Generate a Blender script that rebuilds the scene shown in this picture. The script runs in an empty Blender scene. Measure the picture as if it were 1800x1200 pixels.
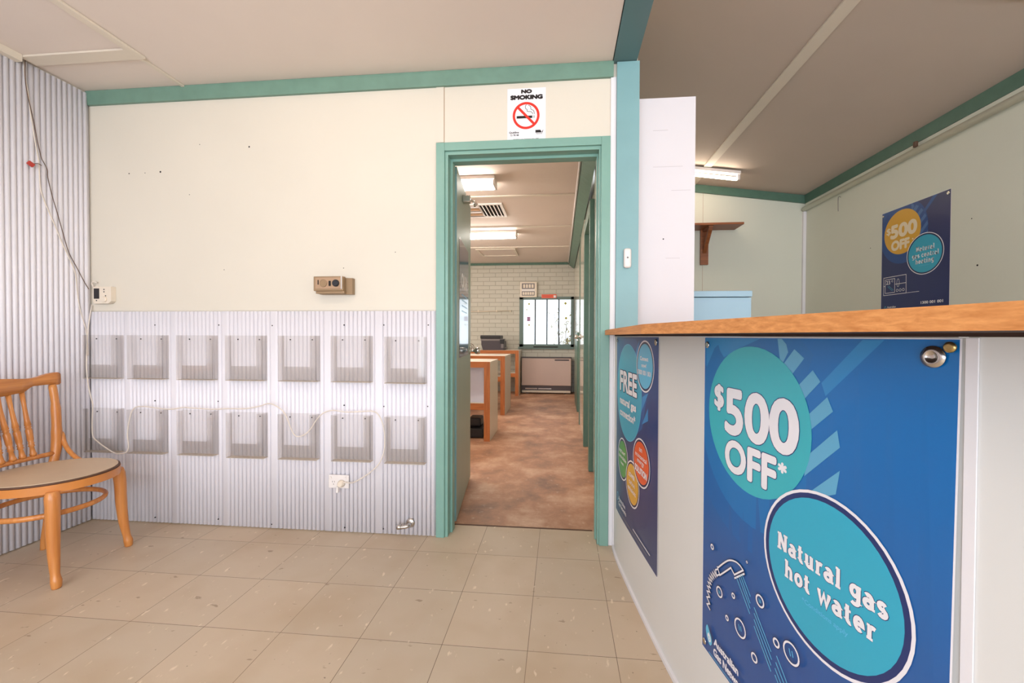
import bpy, bmesh, math, random
from mathutils import Vector, Matrix
random.seed(7)
S = bpy.context.scene
col = S.collection

# ------------------------------------------------------------ camera, exposure, world, lights
F_PX, CX_PX, CAM_Z = 724.12, 916.73, 1.0973
YAW, PITCH, ROLL = .0934, -.0135, .0035
def cam_axes():
    cy, sy = math.cos(YAW), math.sin(YAW); cp, sp = math.cos(PITCH), math.sin(PITCH); cr, sr = math.cos(ROLL), math.sin(ROLL)
    r = Vector((cy, sy, 0)); f = Vector((-sy, cy, 0)); u = Vector((0, 0, 1))
    f2 = cp*f + sp*u; u2 = -sp*f + cp*u
    return cr*r + sr*u2, f2, -sr*r + cr*u2
R_, F_, U_ = cam_axes()
cd = bpy.data.cameras.new('camera'); cam = bpy.data.objects.new('camera', cd); col.objects.link(cam)
cd.sensor_width = 36; cd.lens = F_PX/1800*36; cd.shift_x = -(CX_PX-900)/1800; cd.clip_start = .05
M = Matrix((R_, U_, -F_)).transposed().to_4x4(); M.translation = Vector((0, 0, CAM_Z)); cam.matrix_world = M
S.camera = cam
S.view_settings.view_transform = 'Standard'; S.view_settings.look = 'None'; S.view_settings.gamma = 1
S.view_settings.use_curve_mapping = False
S.view_settings.exposure = 0.0

def ray(x, y): return R_*((x-CX_PX)/F_PX) + F_ - U_*((y-600)/F_PX)
def hit(x, y, ax, val):               # where the line of sight through (x, y) meets a wall or floor plane
    d = ray(x, y); o = Vector((0, 0, CAM_Z)); return o + d*((val-o[ax])/d[ax])
def lin(c):
    c = c/255; return c/12.92 if c <= .04045 else ((c+.055)/1.055)**2.4
def rgb(r, g, b): return (lin(r), lin(g), lin(b), 1)

w = bpy.data.worlds.new('sky'); S.world = w; w.use_nodes = True
bg = w.node_tree.nodes['Background']; bg.inputs[0].default_value = (.86, .93, 1, 1); bg.inputs[1].default_value = 2.2

def area(name, loc, rot, sx, sy, power, color):
    l = bpy.data.lights.new(name, 'AREA'); l.shape = 'RECTANGLE'; l.size = sx; l.size_y = sy; l.energy = power; l.color = color
    o = bpy.data.objects.new(name, l); col.objects.link(o); o.location = loc; o.rotation_euler = rot; return o
PI = math.pi
area('window_daylight', (-.9, -2.5, 1.35), (PI/2, 0, 0), 3.0, 1.9, 85, (.80, .89, 1.0))      # daylight of the shop window behind the camera
area('doorway_daylight', (1.75, -2.5, 1.25), (PI/2, 0, 0), 1.3, 2.2, 62, (.84, .91, 1.0))
area('office_side_fill', (-3.3, 5.0, 1.5), (PI/2, 0, -PI/2), 3.0, 1.4, 60, (1.0, .95, .88))      # added fill from the unseen left side, brightens the office
TUBE_W = (1.0, .85, .68)

# ------------------------------------------------------------ materials
def mat(name, c, rough=.55, metal=0, bump=0, bscale=60, var=.04, vscale=4, coat=0, spec=.5):
    m = bpy.data.materials.new(name); m.use_nodes = True; nt = m.node_tree; b = nt.nodes['Principled BSDF']
    b.inputs['Roughness'].default_value = rough; b.inputs['Metallic'].default_value = metal
    b.inputs['Coat Weight'].default_value = coat; b.inputs['Specular IOR Level'].default_value = spec
    tc = nt.nodes.new('ShaderNodeTexCoord')
    if var:
        n = nt.nodes.new('ShaderNodeTexNoise'); n.inputs['Scale'].default_value = vscale; n.inputs['Detail'].default_value = 5
        nt.links.new(tc.outputs['Object'], n.inputs['Vector'])
        mx = nt.nodes.new('ShaderNodeMix'); mx.data_type = 'RGBA'
        mx.inputs[6].default_value = tuple(v*(1-var*2) for v in c[:3])+(1,); mx.inputs[7].default_value = tuple(min(1, v*(1+var*2)) for v in c[:3])+(1,)
        nt.links.new(n.outputs['Fac'], mx.inputs[0]); nt.links.new(mx.outputs[2], b.inputs['Base Color'])
    else: b.inputs['Base Color'].default_value = c
    if bump:
        n2 = nt.nodes.new('ShaderNodeTexNoise'); n2.inputs['Scale'].default_value = bscale; n2.inputs['Detail'].default_value = 4
        nt.links.new(tc.outputs['Object'], n2.inputs['Vector'])
        bp = nt.nodes.new('ShaderNodeBump'); bp.inputs['Strength'].default_value = bump; bp.inputs['Distance'].default_value = .004
        nt.links.new(n2.outputs['Fac'], bp.inputs['Height']); nt.links.new(bp.outputs['Normal'], b.inputs['Normal'])
    return m
def emis(name, c, s):
    m = bpy.data.materials.new(name); m.use_nodes = True; nt = m.node_tree; nt.nodes.clear()
    e = nt.nodes.new('ShaderNodeEmission'); e.inputs[0].default_value = (*c[:3], 1); e.inputs[1].default_value = s
    o = nt.nodes.new('ShaderNodeOutputMaterial'); nt.links.new(e.outputs[0], o.inputs[0]); return m
def clear(name, tint, diff, gloss, rough=.05, dcol=(.6, .58, .56, 1)):
    m = bpy.data.materials.new(name); m.use_nodes = True; nt = m.node_tree; nt.nodes.clear()
    t = nt.nodes.new('ShaderNodeBsdfTransparent'); t.inputs[0].default_value = tint
    d = nt.nodes.new('ShaderNodeBsdfDiffuse'); d.inputs[0].default_value = dcol
    g = nt.nodes.new('ShaderNodeBsdfGlossy'); g.inputs['Roughness'].default_value = rough
    a = nt.nodes.new('ShaderNodeMixShader'); a.inputs[0].default_value = diff; nt.links.new(t.outputs[0], a.inputs[1]); nt.links.new(d.outputs[0], a.inputs[2])
    b = nt.nodes.new('ShaderNodeMixShader'); b.inputs[0].default_value = gloss; nt.links.new(a.outputs[0], b.inputs[1]); nt.links.new(g.outputs[0], b.inputs[2])
    o = nt.nodes.new('ShaderNodeOutputMaterial'); nt.links.new(b.outputs[0], o.inputs[0]); return m
def wood(name, c1, c2, rough=.4, axis='Y', scale=1.0, coat=.1):
    m = bpy.data.materials.new(name); m.use_nodes = True; nt = m.node_tree; b = nt.nodes['Principled BSDF']
    b.inputs['Roughness'].default_value = rough; b.inputs['Coat Weight'].default_value = coat
    tc = nt.nodes.new('ShaderNodeTexCoord'); mp = nt.nodes.new('ShaderNodeMapping')
    s = {'X': (5, 120, 120), 'Y': (130, 2.6, 130), 'Z': (120, 120, 5)}[axis]
    mp.inputs['Scale'].default_value = tuple(v*scale for v in s); nt.links.new(tc.outputs['Object'], mp.inputs['Vector'])
    n = nt.nodes.new('ShaderNodeTexNoise'); n.inputs['Scale'].default_value = 1; n.inputs['Detail'].default_value = 7; n.inputs['Distortion'].default_value = .35; n.inputs['Roughness'].default_value = .6
    nt.links.new(mp.outputs[0], n.inputs['Vector'])
    cr = nt.nodes.new('ShaderNodeValToRGB'); cr.color_ramp.elements[0].position = .32; cr.color_ramp.elements[0].color = c1
    cr.color_ramp.elements[1].position = .68; cr.color_ramp.elements[1].color = c2
    nt.links.new(n.outputs['Fac'], cr.inputs[0]); nt.links.new(cr.outputs[0], b.inputs['Base Color'])
    bp = nt.nodes.new('ShaderNodeBump'); bp.inputs['Strength'].default_value = .15; bp.inputs['Distance'].default_value = .002
    nt.links.new(n.outputs['Fac'], bp.inputs['Height']); nt.links.new(bp.outputs['Normal'], b.inputs['Normal'])
    return m

M_wall = mat('painted_panel', rgb(221, 212, 197), .6, bump=.05, bscale=30, var=.02, vscale=2)
M_wallr = mat('painted_panel_green', rgb(220, 220, 205), .55, bump=.05, bscale=30, var=.02, vscale=2)
M_white = mat('white_paint', rgb(232, 228, 230), .5, var=.02)
M_counter = mat('counter_white', rgb(222, 220, 216), .45, var=.02, vscale=3)
M_corr = mat('corrugated_paint', rgb(236, 232, 238), .4, var=.02, vscale=3)
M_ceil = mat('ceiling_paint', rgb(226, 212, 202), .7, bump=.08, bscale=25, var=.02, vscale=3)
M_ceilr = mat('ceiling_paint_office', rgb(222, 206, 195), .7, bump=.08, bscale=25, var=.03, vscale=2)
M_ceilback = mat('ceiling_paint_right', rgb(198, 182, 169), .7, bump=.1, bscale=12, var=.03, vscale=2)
M_batten = mat('batten_paint', rgb(222, 210, 194), .5, var=.02)
M_green = mat('sage_gloss', rgb(127, 167, 154), .35, bump=.1, bscale=20, var=.05, vscale=6)
M_teal = mat('teal_gloss', rgb(128, 168, 172), .35, bump=.08, bscale=20, var=.05, vscale=6)
M_dkgreen = mat('cornice_green', rgb(84, 116, 100), .4, bump=.15, bscale=30, var=.1, vscale=15)
M_cornice = mat('cornice_sage', rgb(110, 144, 128), .4, bump=.15, bscale=30, var=.08, vscale=12)
M_beam = mat('beam_shaded_green', rgb(86, 116, 118), .4, var=.05)  # colour darkened to carry the shade on the beam's underside
M_doorleaf = mat('door_paint', rgb(152, 166, 152), .42, var=.05, vscale=5)
M_doorgl = mat('glossy_cream', rgb(190, 186, 170), .12, var=.05, vscale=4)
M_chair = wood('chair_wood', rgb(196, 120, 56), rgb(216, 144, 76), .35, 'Z', .5, .25)
M_chaird = mat('chair_dark_rim', rgb(92, 60, 42), .6, var=.1, vscale=30)
M_seat = mat('seat_board', rgb(206, 180, 150), .5, var=.03, vscale=10)
M_top = wood('counter_timber', rgb(192, 122, 62), rgb(224, 156, 92), .55, 'Y', 1.3, 0)
M_undershade = mat('underside_shade', rgb(62, 40, 30), .8, var=.05)  # dark colour stands in for the shade below the countertop
M_shelf = wood('shelf_timber', rgb(120, 66, 34), rgb(170, 100, 56), .45, 'X', 1)
M_desk = wood('desk_timber', rgb(160, 88, 42), rgb(200, 122, 66), .4, 'Z', 1)
M_lam = mat('laminate', rgb(218, 206, 190), .4, var=.02)
M_lilac = mat('lilac_board', rgb(206, 206, 222), .5, var=.01)
M_chrome = mat('chrome', rgb(205, 200, 195), .2, metal=1, var=0)
M_brass = mat('brass', rgb(190, 165, 110), .3, metal=1, var=0)
M_black = mat('black_plastic', rgb(34, 32, 36), .4, var=.05)
M_greyp = mat('grey_plastic', rgb(120, 112, 112), .4, var=.05)
M_cream = mat('cream_plastic', rgb(232, 218, 200), .4, var=.02)
M_brownp = mat('brown_plastic', rgb(150, 122, 90), .4, var=.04)
M_brownf = mat('brown_face', rgb(176, 142, 112), .45, var=.04)
M_whitep = mat('white_plastic', rgb(236, 228, 224), .35, var=.01)
M_cord = mat('white_cord', rgb(228, 216, 204), .5, var=.02)
M_wire = mat('brown_wire', rgb(96, 70, 54), .5, var=.05)
M_red = mat('red_plastic', rgb(190, 60, 50), .4, var=.03)
M_dark = mat('dark_hole', rgb(30, 24, 22), .8, var=0)
M_blue = mat('cabinet_blue', rgb(162, 192, 210), .4, var=.01)
M_heat = mat('heater_beige', rgb(200, 176, 166), .4, var=.02)
M_heatd = mat('heater_dark', rgb(84, 74, 78), .5, var=.02)
M_frame = mat('window_frame_paint', rgb(108, 128, 124), .45, var=.05)
M_bar = mat('dark_bar_paint', rgb(54, 62, 62), .5, var=0)
M_acr = clear('clear_acrylic', (.985, .98, .975, 1), .035, .02, dcol=(.55, .5, .47, 1))
M_acrf = clear('front_acrylic', (.97, .96, .95, 1), .055, .03, dcol=(.58, .52, .48, 1))
M_glass = clear('window_glass', (.97, .98, .98, 1), 0, .05)
M_tube = emis('lit_tube', TUBE_W, 14)
M_tubev = emis('lit_diffuser', (1, .94, .86), 34)
M_tubel = emis('lit_diffuser_shop', TUBE_W, 21)
M_leaf = mat('foliage', rgb(140, 126, 52), .6, var=.1)
M_ground = mat('pale_ground', rgb(214, 200, 176), .9, var=.05)

def floor_mat():
    m = bpy.data.materials.new('vinyl_tiles'); m.use_nodes = True; nt = m.node_tree; b = nt.nodes['Principled BSDF']; L = nt.links.new
    b.inputs['Roughness'].default_value = .42; b.inputs['Specular IOR Level'].default_value = .35
    tc = nt.nodes.new('ShaderNodeTexCoord'); mp = nt.nodes.new('ShaderNodeMapping'); T = .305
    mp.inputs['Location'].default_value = (.1079+20*T, -2.0267+20*T, 0); L(tc.outputs['Object'], mp.inputs[0])
    br = nt.nodes.new('ShaderNodeTexBrick'); br.offset = 0; br.squash = 1
    br.inputs['Scale'].default_value = 1; br.inputs['Brick Width'].default_value = T; br.inputs['Row Height'].default_value = T
    br.inputs['Mortar Size'].default_value = .0011; br.inputs['Mortar Smooth'].default_value = .3; br.inputs['Bias'].default_value = 0
    br.inputs['Color1'].default_value = rgb(206, 184, 158); br.inputs['Color2'].default_value = rgb(197, 179, 156); br.inputs['Mortar'].default_value = rgb(96, 76, 60)
    L(mp.outputs[0], br.inputs['Vector'])
    def layer(prev, scale, stretch, lo, hi, colr, fac):
        mp2 = nt.nodes.new('ShaderNodeMapping'); mp2.inputs['Scale'].default_value = stretch; mp2.inputs['Rotation'].default_value = (0, 0, .35); L(tc.outputs['Object'], mp2.inputs[0])
        n = nt.nodes.new('ShaderNodeTexNoise'); n.inputs['Scale'].default_value = scale; n.inputs['Detail'].default_value = 3; L(mp2.outputs[0], n.inputs['Vector'])
        r = nt.nodes.new('ShaderNodeMapRange'); r.inputs[1].default_value = lo; r.inputs[2].default_value = hi; r.inputs[4].default_value = fac; L(n.outputs['Fac'], r.inputs[0])
        x = nt.nodes.new('ShaderNodeMix'); x.data_type = 'RGBA'; x.inputs[7].default_value = colr; L(r.outputs[0], x.inputs[0]); L(prev, x.inputs[6]); return x.outputs[2]
    o = layer(br.outputs['Color'], 3, (1, 1, 1), .45, .7, rgb(178, 150, 118), .45)
    o = layer(o, 38, (1, .45, 1), .66, .72, rgb(232, 214, 190), .7)
    o = layer(o, 30, (.5, 1.2, 1), .69, .74, rgb(130, 104, 78), .6)
    o = layer(o, 60, (1, 1, 1), .72, .76, rgb(80, 60, 46), .7)
    L(o, b.inputs['Base Color'])
    bp = nt.nodes.new('ShaderNodeBump'); bp.inputs['Strength'].default_value = .3; bp.inputs['Distance'].default_value = .0015; bp.invert = True
    L(br.outputs['Fac'], bp.inputs['Height']); L(bp.outputs['Normal'], b.inputs['Normal']); return m
M_tiles = floor_mat()
def concrete():
    m = bpy.data.materials.new('worn_concrete'); m.use_nodes = True; nt = m.node_tree; b = nt.nodes['Principled BSDF']; L = nt.links.new
    b.inputs['Roughness'].default_value = .5
    tc = nt.nodes.new('ShaderNodeTexCoord'); n = nt.nodes.new('ShaderNodeTexNoise'); n.inputs['Scale'].default_value = 2.8; n.inputs['Detail'].default_value = 12; n.inputs['Roughness'].default_value = .68
    L(tc.outputs['Object'], n.inputs['Vector']); r = nt.nodes.new('ShaderNodeValToRGB'); e = r.color_ramp.elements
    e[0].position = .33; e[0].color = rgb(134, 100, 82); e[1].position = .70; e[1].color = rgb(212, 174, 146)
    x = e.new(.5); x.color = rgb(178, 130, 100); L(n.outputs['Fac'], r.inputs[0])
    n2 = nt.nodes.new('ShaderNodeTexNoise'); n2.inputs['Scale'].default_value = 26; n2.inputs['Detail'].default_value = 4; L(tc.outputs['Object'], n2.inputs['Vector'])
    mr = nt.nodes.new('ShaderNodeMapRange'); mr.inputs[1].default_value = .62; mr.inputs[2].default_value = .74; mr.inputs[4].default_value = .4; L(n2.outputs['Fac'], mr.inputs[0])
    mx = nt.nodes.new('ShaderNodeMix'); mx.data_type = 'RGBA'; mx.inputs[7].default_value = rgb(224, 196, 172); L(mr.outputs[0], mx.inputs[0]); L(r.outputs[0], mx.inputs[6]); L(mx.outputs[2], b.inputs['Base Color']); return m
M_conc = concrete()
def brick_mat():
    m = bpy.data.materials.new('painted_brick'); m.use_nodes = True; nt = m.node_tree; b = nt.nodes['Principled BSDF']; L = nt.links.new
    b.inputs['Roughness'].default_value = .55
    tc = nt.nodes.new('ShaderNodeTexCoord'); mp = nt.nodes.new('ShaderNodeMapping'); mp.inputs['Rotation'].default_value = (PI/2, 0, 0); mp.inputs['Location'].default_value = (5, 5, 0); L(tc.outputs['Object'], mp.inputs[0])
    br = nt.nodes.new('ShaderNodeTexBrick'); br.inputs['Scale'].default_value = 1; br.inputs['Brick Width'].default_value = .24; br.inputs['Row Height'].default_value = .083
    br.inputs['Mortar Size'].default_value = .005; br.inputs['Color1'].default_value = rgb(206, 202, 190); br.inputs['Color2'].default_value = rgb(201, 197, 184); br.inputs['Mortar'].default_value = rgb(180, 174, 160)
    L(mp.outputs[0], br.inputs['Vector']); L(br.outputs['Color'], b.inputs['Base Color'])
    bp = nt.nodes.new('ShaderNodeBump'); bp.invert = True; bp.inputs['Distance'].default_value = .003; L(br.outputs['Fac'], bp.inputs['Height']); L(bp.outputs['Normal'], b.inputs['Normal']); return m
M_brick = brick_mat()

# ------------------------------------------------------------ mesh helpers
def box(bm, x0, x1, y0, y1, z0, z1, mi=0, bev=0, seg=2):
    r = bmesh.ops.create_cube(bm, size=1)
    for v in r['verts']: v.co = Vector(((x0+x1)/2+v.co.x*(x1-x0), (y0+y1)/2+v.co.y*(y1-y0), (z0+z1)/2+v.co.z*(z1-z0)))
    fs = set(f for v in r['verts'] for f in v.link_faces)
    for f in fs: f.material_index = mi
    if bev:
        es = list(set(e for v in r['verts'] for e in v.link_edges))
        q = bmesh.ops.bevel(bm, geom=es, offset=bev, segments=seg, affect='EDGES', profile=.5)
        for f in q['faces']: f.material_index = mi
    return r
def tube(bm, pts, rad, seg=10, mi=0, caps=True, squash=1):
    pts = [Vector(p) for p in pts]; n = len(pts)
    rs = rad if isinstance(rad, (list, tuple)) else [rad]*n
    prev = None; rings = []
    for i, p in enumerate(pts):
        t = (pts[min(i+1, n-1)]-pts[max(i-1, 0)]).normalized()
        if prev is None:
            up = Vector((0, 0, 1)) if abs(t.z) < .9 else Vector((1, 0, 0)); a = t.cross(up).normalized()
        else: a = (prev-t*prev.dot(t)).normalized()
        prev = a; b = t.cross(a)
        rings.append([bm.verts.new(p+(a*math.cos(2*PI*k/seg)+b*math.sin(2*PI*k/seg)*squash)*rs[i]) for k in range(seg)])
    for i in range(n-1):
        for k in range(seg):
            f = bm.faces.new((rings[i][k], rings[i][(k+1) % seg], rings[i+1][(k+1) % seg], rings[i+1][k])); f.smooth = True; f.material_index = mi
    if caps:
        for rg in (rings[0][::-1], rings[-1]):
            f = bm.faces.new(rg); f.material_index = mi
def smooth_path(pts, k=6, closed=False):
    pts = [Vector(p) for p in pts]; n = len(pts); out = []
    rng = n if closed else n-1
    for i in range(rng):
        if closed: p0, p1, p2, p3 = pts[(i-1) % n], pts[i], pts[(i+1) % n], pts[(i+2) % n]
        else: p0, p1, p2, p3 = pts[max(i-1, 0)], pts[i], pts[i+1], pts[min(i+2, n-1)]
        for j in range(k):
            t = j/k; out.append(.5*((2*p1)+(p2-p0)*t+(2*p0-5*p1+4*p2-p3)*t*t+(-p0+3*p1-3*p2+p3)*t**3))
    if not closed: out.append(pts[-1])
    return out
def lathe(bm, c, axis, prof, seg=24, mi=0, smooth=True):
    c = Vector(c); ax = Vector(axis).normalized(); up = Vector((0, 0, 1)) if abs(ax.z) < .9 else Vector((1, 0, 0)); a = ax.cross(up).normalized(); b = ax.cross(a)
    rings = [[bm.verts.new(c+ax*h+(a*math.cos(2*PI*k/seg)+b*math.sin(2*PI*k/seg))*max(r, 1e-5)) for k in range(seg)] for r, h in prof]
    for i in range(len(rings)-1):
        for k in range(seg):
            f = bm.faces.new((rings[i][k], rings[i][(k+1) % seg], rings[i+1][(k+1) % seg], rings[i+1][k])); f.smooth = smooth; f.material_index = mi
    for rg in (rings[0][::-1], rings[-1]): bm.faces.new(rg).material_index = mi
def prism(bm, poly, a0, a1, axis='x', mi=0, smooth_side=False):
    # poly: 2D outline, extruded between a0 and a1 along an axis
    def P(u, v, a): return {'x': (a, u, v), 'y': (u, a, v), 'z': (u, v, a)}[axis]
    A = [bm.verts.new(P(u, v, a0)) for u, v in poly]; B = [bm.verts.new(P(u, v, a1)) for u, v in poly]
    n = len(poly); fs = [bm.faces.new(A), bm.faces.new(B[::-1])]
    for i in range(n):
        f = bm.faces.new((A[i], B[i], B[(i+1) % n], A[(i+1) % n])); f.smooth = smooth_side; fs.append(f)
    for f in fs: f.material_index = mi
def obj(name, bm, ms, parent=None, fix=True):
    if fix: bmesh.ops.recalc_face_normals(bm, faces=bm.faces[:])
    me = bpy.data.meshes.new(name); bm.to_mesh(me); bm.free()
    for m in (ms if isinstance(ms, (list, tuple)) else [ms]): me.materials.append(m)
    o = bpy.data.objects.new(name, me); col.objects.link(o)
    if parent: o.parent = parent
    return o
def bx(name, m, parent, *a, **k):
    bm = bmesh.new(); box(bm, *a, **k); return obj(name, bm, m, parent)
def tag(o, label, cat, group=None, kind=None):
    o['label'] = label; o['category'] = cat
    if group: o['group'] = group
    if kind: o['kind'] = kind
    return o
def thing(name, label, cat, loc=(0, 0, 0), rz=0, group=None):
    o = bpy.data.objects.new(name, None); o.empty_display_size = .1; col.objects.link(o); o.location = loc; o.rotation_euler = (0, 0, rz)
    return tag(o, label, cat, group)
def struct(o, label, cat='wall'): return tag(o, label, cat, kind='structure')
def sbox(name, m, label, cat, *a, **k): return struct(bx(name, m, None, *a, **k), label, cat)

# ------------------------------------------------------------ the shell
WY, WB = 2.19, 2.32          # front and back of the wall with the door
XL, XR = -2.765, 2.6
sbox('floor', M_tiles, 'beige speckled vinyl tile floor of the shop', 'floor', XL-.1, XR+.1, -2.7, 2.335, -.08, 0)
sbox('floor_office', M_conc, 'worn brown concrete floor beyond the doorway', 'floor', -3.4, .4, 2.337, 8.25, -.08, -.002)
sbox('floor_rear', M_conc, 'concrete floor behind the reception counter', 'floor', .401, XR+.1, 2.337, 4.8, -.08, -.002)
bm = bmesh.new(); box(bm, XL-.1, .262, -2.7, WB, 2.512, 2.6)
struct(obj('ceiling', bm, M_ceil), 'flat pale ceiling over the waiting area', 'ceiling')
# sloping ceiling of the right hand room
def zc(x): return 2.601-.134*(x-2.6)
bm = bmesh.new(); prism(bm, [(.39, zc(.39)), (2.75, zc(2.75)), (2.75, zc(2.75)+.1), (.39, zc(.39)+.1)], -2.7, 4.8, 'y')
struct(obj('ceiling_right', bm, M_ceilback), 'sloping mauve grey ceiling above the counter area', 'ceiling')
sbox('ceiling_office', M_ceilr, 'flat ceiling of the office beyond the doorway', 'ceiling', -3.4, .27, WB, 8.1, 2.535, 2.62)

def ridge(bm, x0, x1, z0, z1, yf, pitch=.0245, dep=.0130, flats=(), horiz='x'):
    # corrugated sheet: rounded ribs meeting in narrow valleys
    prof = []; n = int(round((x1-x0)/pitch)); US = [0, .03, .08, .16, .28, .42, .58, .72, .84, .92, .97]
    for i in range(n):
        fa = any(abs((x0+(i+1)*pitch)-f) < pitch*.5 for f in flats); fb = any(abs((x0+i*pitch)-f) < pitch*.5 for f in flats)
        for u in US:
            h = math.sqrt(max(0, 1-(2*u-1)**2))
            if (fa and u > .5) or (fb and u < .5): h = 1
            prof.append((x0+(i+u)*pitch, h*dep))
    prof.append((x1, 0))
    lo = []; hi = []; lb = []; hb = []
    for p, h in prof:
        if horiz == 'x': a, b = (p, yf-h), (p, yf+.004)
        else: a, b = (yf+h, p), (yf-.004, p)
        lo.append(bm.verts.new((*a, z0))); hi.append(bm.verts.new((*a, z1))); lb.append(bm.verts.new((*b, z0))); hb.append(bm.verts.new((*b, z1)))
    for i in range(len(prof)-1):
        f = bm.faces.new((lo[i], lo[i+1], hi[i+1], hi[i])); f.smooth = True
        bm.faces.new((hi[i], hi[i+1], hb[i+1], hb[i])); bm.faces.new((lo[i], lb[i], lb[i+1], lo[i+1]))
        bm.faces.new((lb[i], hb[i], hb[i+1], lb[i+1]))
# wall with the doorway
DX0, DX1, DZ = -.64, .218, 2.10
bm = bmesh.new(); box(bm, -3.5, DX0, WY, WB, 0, 2.6); box(bm, DX0, DX1, WY, WB, DZ, 2.6); box(bm, DX1, .392, WY, WB, 0, 2.9)
w1 = struct(obj('wall_back', bm, M_wall), 'pale cream green painted wall with the doorway')
bm = bmesh.new(); ridge(bm, XL+.008, -.668, .006, 1.231, WY-.002, flats=(-2.514, -2.21, -1.91, -1.602, -1.296, -.99))
cw = obj('corrugated_panel', bm, M_corr, w1)
bx('edge_trim', M_wall, w1, XL+.008, -.668, WY-.006, WY, 1.236, 1.275)
bx('panel_joint', M_brownf, w1, -.6295, -.6265, WY-.0012, WY, 2.14, 2.436)
bx('panel_batten', M_wall, w1, -.672, -.6295, WY-.004, WY, 2.14, 2.436)
bx('side_batten', M_white, w1, .256, .284, WY-.008, WY, 0, 2.436)
for x, y in [(273, 571), (385, 571), (479, 572), (605, 571), (675, 571), (753, 571), (273, 704), (384, 705), (605, 712), (675, 714), (752, 714), (273, 909), (384, 912), (478, 921), (606, 927), (674, 929)]:
    p = hit(x, y, 1, WY-.013); bm = bmesh.new(); lathe(bm, (p.x, WY-.0115, p.z), (0, -1, 0), [(.0035, 0), (.0035, .004), (.002, .006)], 8); obj('screw', bm, M_dark, w1)
for x, y, s in [(227, 305, 3), (255, 304, 2), (282, 302, 4.5), (438, 258, 4), (351, 254, 2), (333, 342, 2), (604, 471, 2), (394, 474, 2), (557, 541, 2), (695, 443, 2)]:
    p = hit(x, y, 1, WY); bm = bmesh.new(); lathe(bm, (p.x, WY+.001, p.z), (0, -1, 0), [(.0013*s, 0), (.0012*s, .0016)], 8); obj('nail_hole', bm, M_dark, w1)
bm = bmesh.new(); ridge(bm, -2.7, WY-.004, .006, 2.50, XL+.004, horiz='y')
wl = struct(obj('wall_left', bm, M_corr), 'white corrugated steel wall on the left')
bx('wall_backing', M_wall, wl, XL-.12, XL-.001, -2.7, WY, 0, 2.6)
# cornices, post, beam
bm = bmesh.new(); prism(bm, [(WY, 2.435), (WY, 2.511), (WY-.024, 2.511), (WY-.024, 2.50), (WY-.016, 2.435)], XL+.008, .268, 'x')
struct(obj('trim_1', bm, M_cornice), 'dark sage cornice along the top of the doorway wall', 'cornice')
sbox('trim_2', M_teal, 'tall teal post at the end of the doorway wall', 'post', .285, .398, 2.168, WY-.001, 0, 2.504)
sbox('trim_3', M_beam, 'teal ceiling beam running from the post, darkened as if in shade', 'beam', .266, .384, -2.7, 2.186, 2.506, 2.93)
# ceiling battens over the waiting area
bm = bmesh.new(); box(bm, -2.148, -2.108, -2.6, 1.93, 2.499, 2.511, bev=.002); box(bm, -2.146, -2.128, 1.93, 2.166, 2.502, 2.511)
struct(obj('trim_4', bm, M_batten), 'long cream ceiling batten running towards the doorway wall', 'batten')
sbox('trim_5', M_batten, 'short cream ceiling batten meeting the left wall', 'batten', XL+.03, -2.149, 1.86, 1.93, 2.501, 2.511)
sbox('trim_6', M_batten, 'cream ceiling trim along the left corrugated wall', 'batten', XL+.011, XL+.05, -2.6, 1.858, 2.475, 2.511)
# right room
sbox('wall_right', M_wallr, 'pale green grey wall at the far right', 'wall', XR, XR+.12, -2.7, 4.68, 0, 2.7)
sbox('wall_rear', M_wallr, 'pale green wall behind the counter area with a timber shelf', 'wall', .398, XR+.12, 4.68, 4.8, 0, 3.0)
bm = bmesh.new(); box(bm, .27, .397, WB+.001, 3.36, 0, 2.95); box(bm, .30, .397, 3.36, 4.2, 0, 2.95); box(bm, .27, .397, 4.2, 8.1, 0, 2.95)
struct(obj('wall_office_right', bm, M_doorgl), 'glossy cream wall on the right of the office')
bm = bmesh.new(); prism(bm, [(.399, zc(.399)-.085), (XR, zc(XR)-.085), (XR, zc(XR)-.002), (.399, zc(.399)-.002)], 4.655, 4.678, 'y')
struct(obj('trim_7', bm, M_dkgreen), 'green cornice above the rear wall', 'cornice')
bm = bmesh.new(); prism(bm, [(XR, 2.515), (XR, 2.60), (XR-.024, 2.603), (XR-.018, 2.515)], -2.6, 4.654, 'y')
struct(obj('trim_8', bm, M_dkgreen), 'dark green cornice running along the far right wall', 'cornice')
bm = bmesh.new(); box(bm, XR-.012, XR, -2.6, 4.654, 2.44, 2.514)
struct(obj('trim_9', bm, M_wallr), 'flat cream strip under the right cornice', 'trim')
bm = bmesh.new(); tube(bm, [(XR-.03, -2.6, 2.452), (XR-.03, 4.65, 2.452)], .024, 12)
tag(obj('conduit', bm, M_wallr), 'round cream conduit running under the cornice of the far right wall', 'conduit')
sbox('trim_10', M_white, 'thin cream corner bead of the rear wall', 'trim', XR-.03, XR-.001, 4.655, 4.679, 0, 2.43)
sbox('panel_joint_rear', M_brownf, 'fine vertical panel joint in the rear wall above the shelf', 'trim', 1.545, 1.5475, 4.6785, 4.68, 0, 2.66)
bm = bmesh.new(); prism(bm, [(1.385, zc(1.385)-.012), (1.455, zc(1.455)-.012), (1.455, zc(1.455)-.001), (1.385, zc(1.385)-.001)], -2.6, 4.65, 'y')
struct(obj('trim_11', bm, M_batten), 'cream ceiling batten running over the counter towards the rear wall', 'batten')
bm = bmesh.new(); prism(bm, [(1.456, zc(1.456)-.01), (2.57, zc(2.57)-.01), (2.57, zc(2.57)-.001), (1.456, zc(1.456)-.001)], 2.09, 2.13, 'y')
struct(obj('trim_12', bm, M_batten), 'cream ceiling batten crossing towards the right wall', 'batten')
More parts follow.
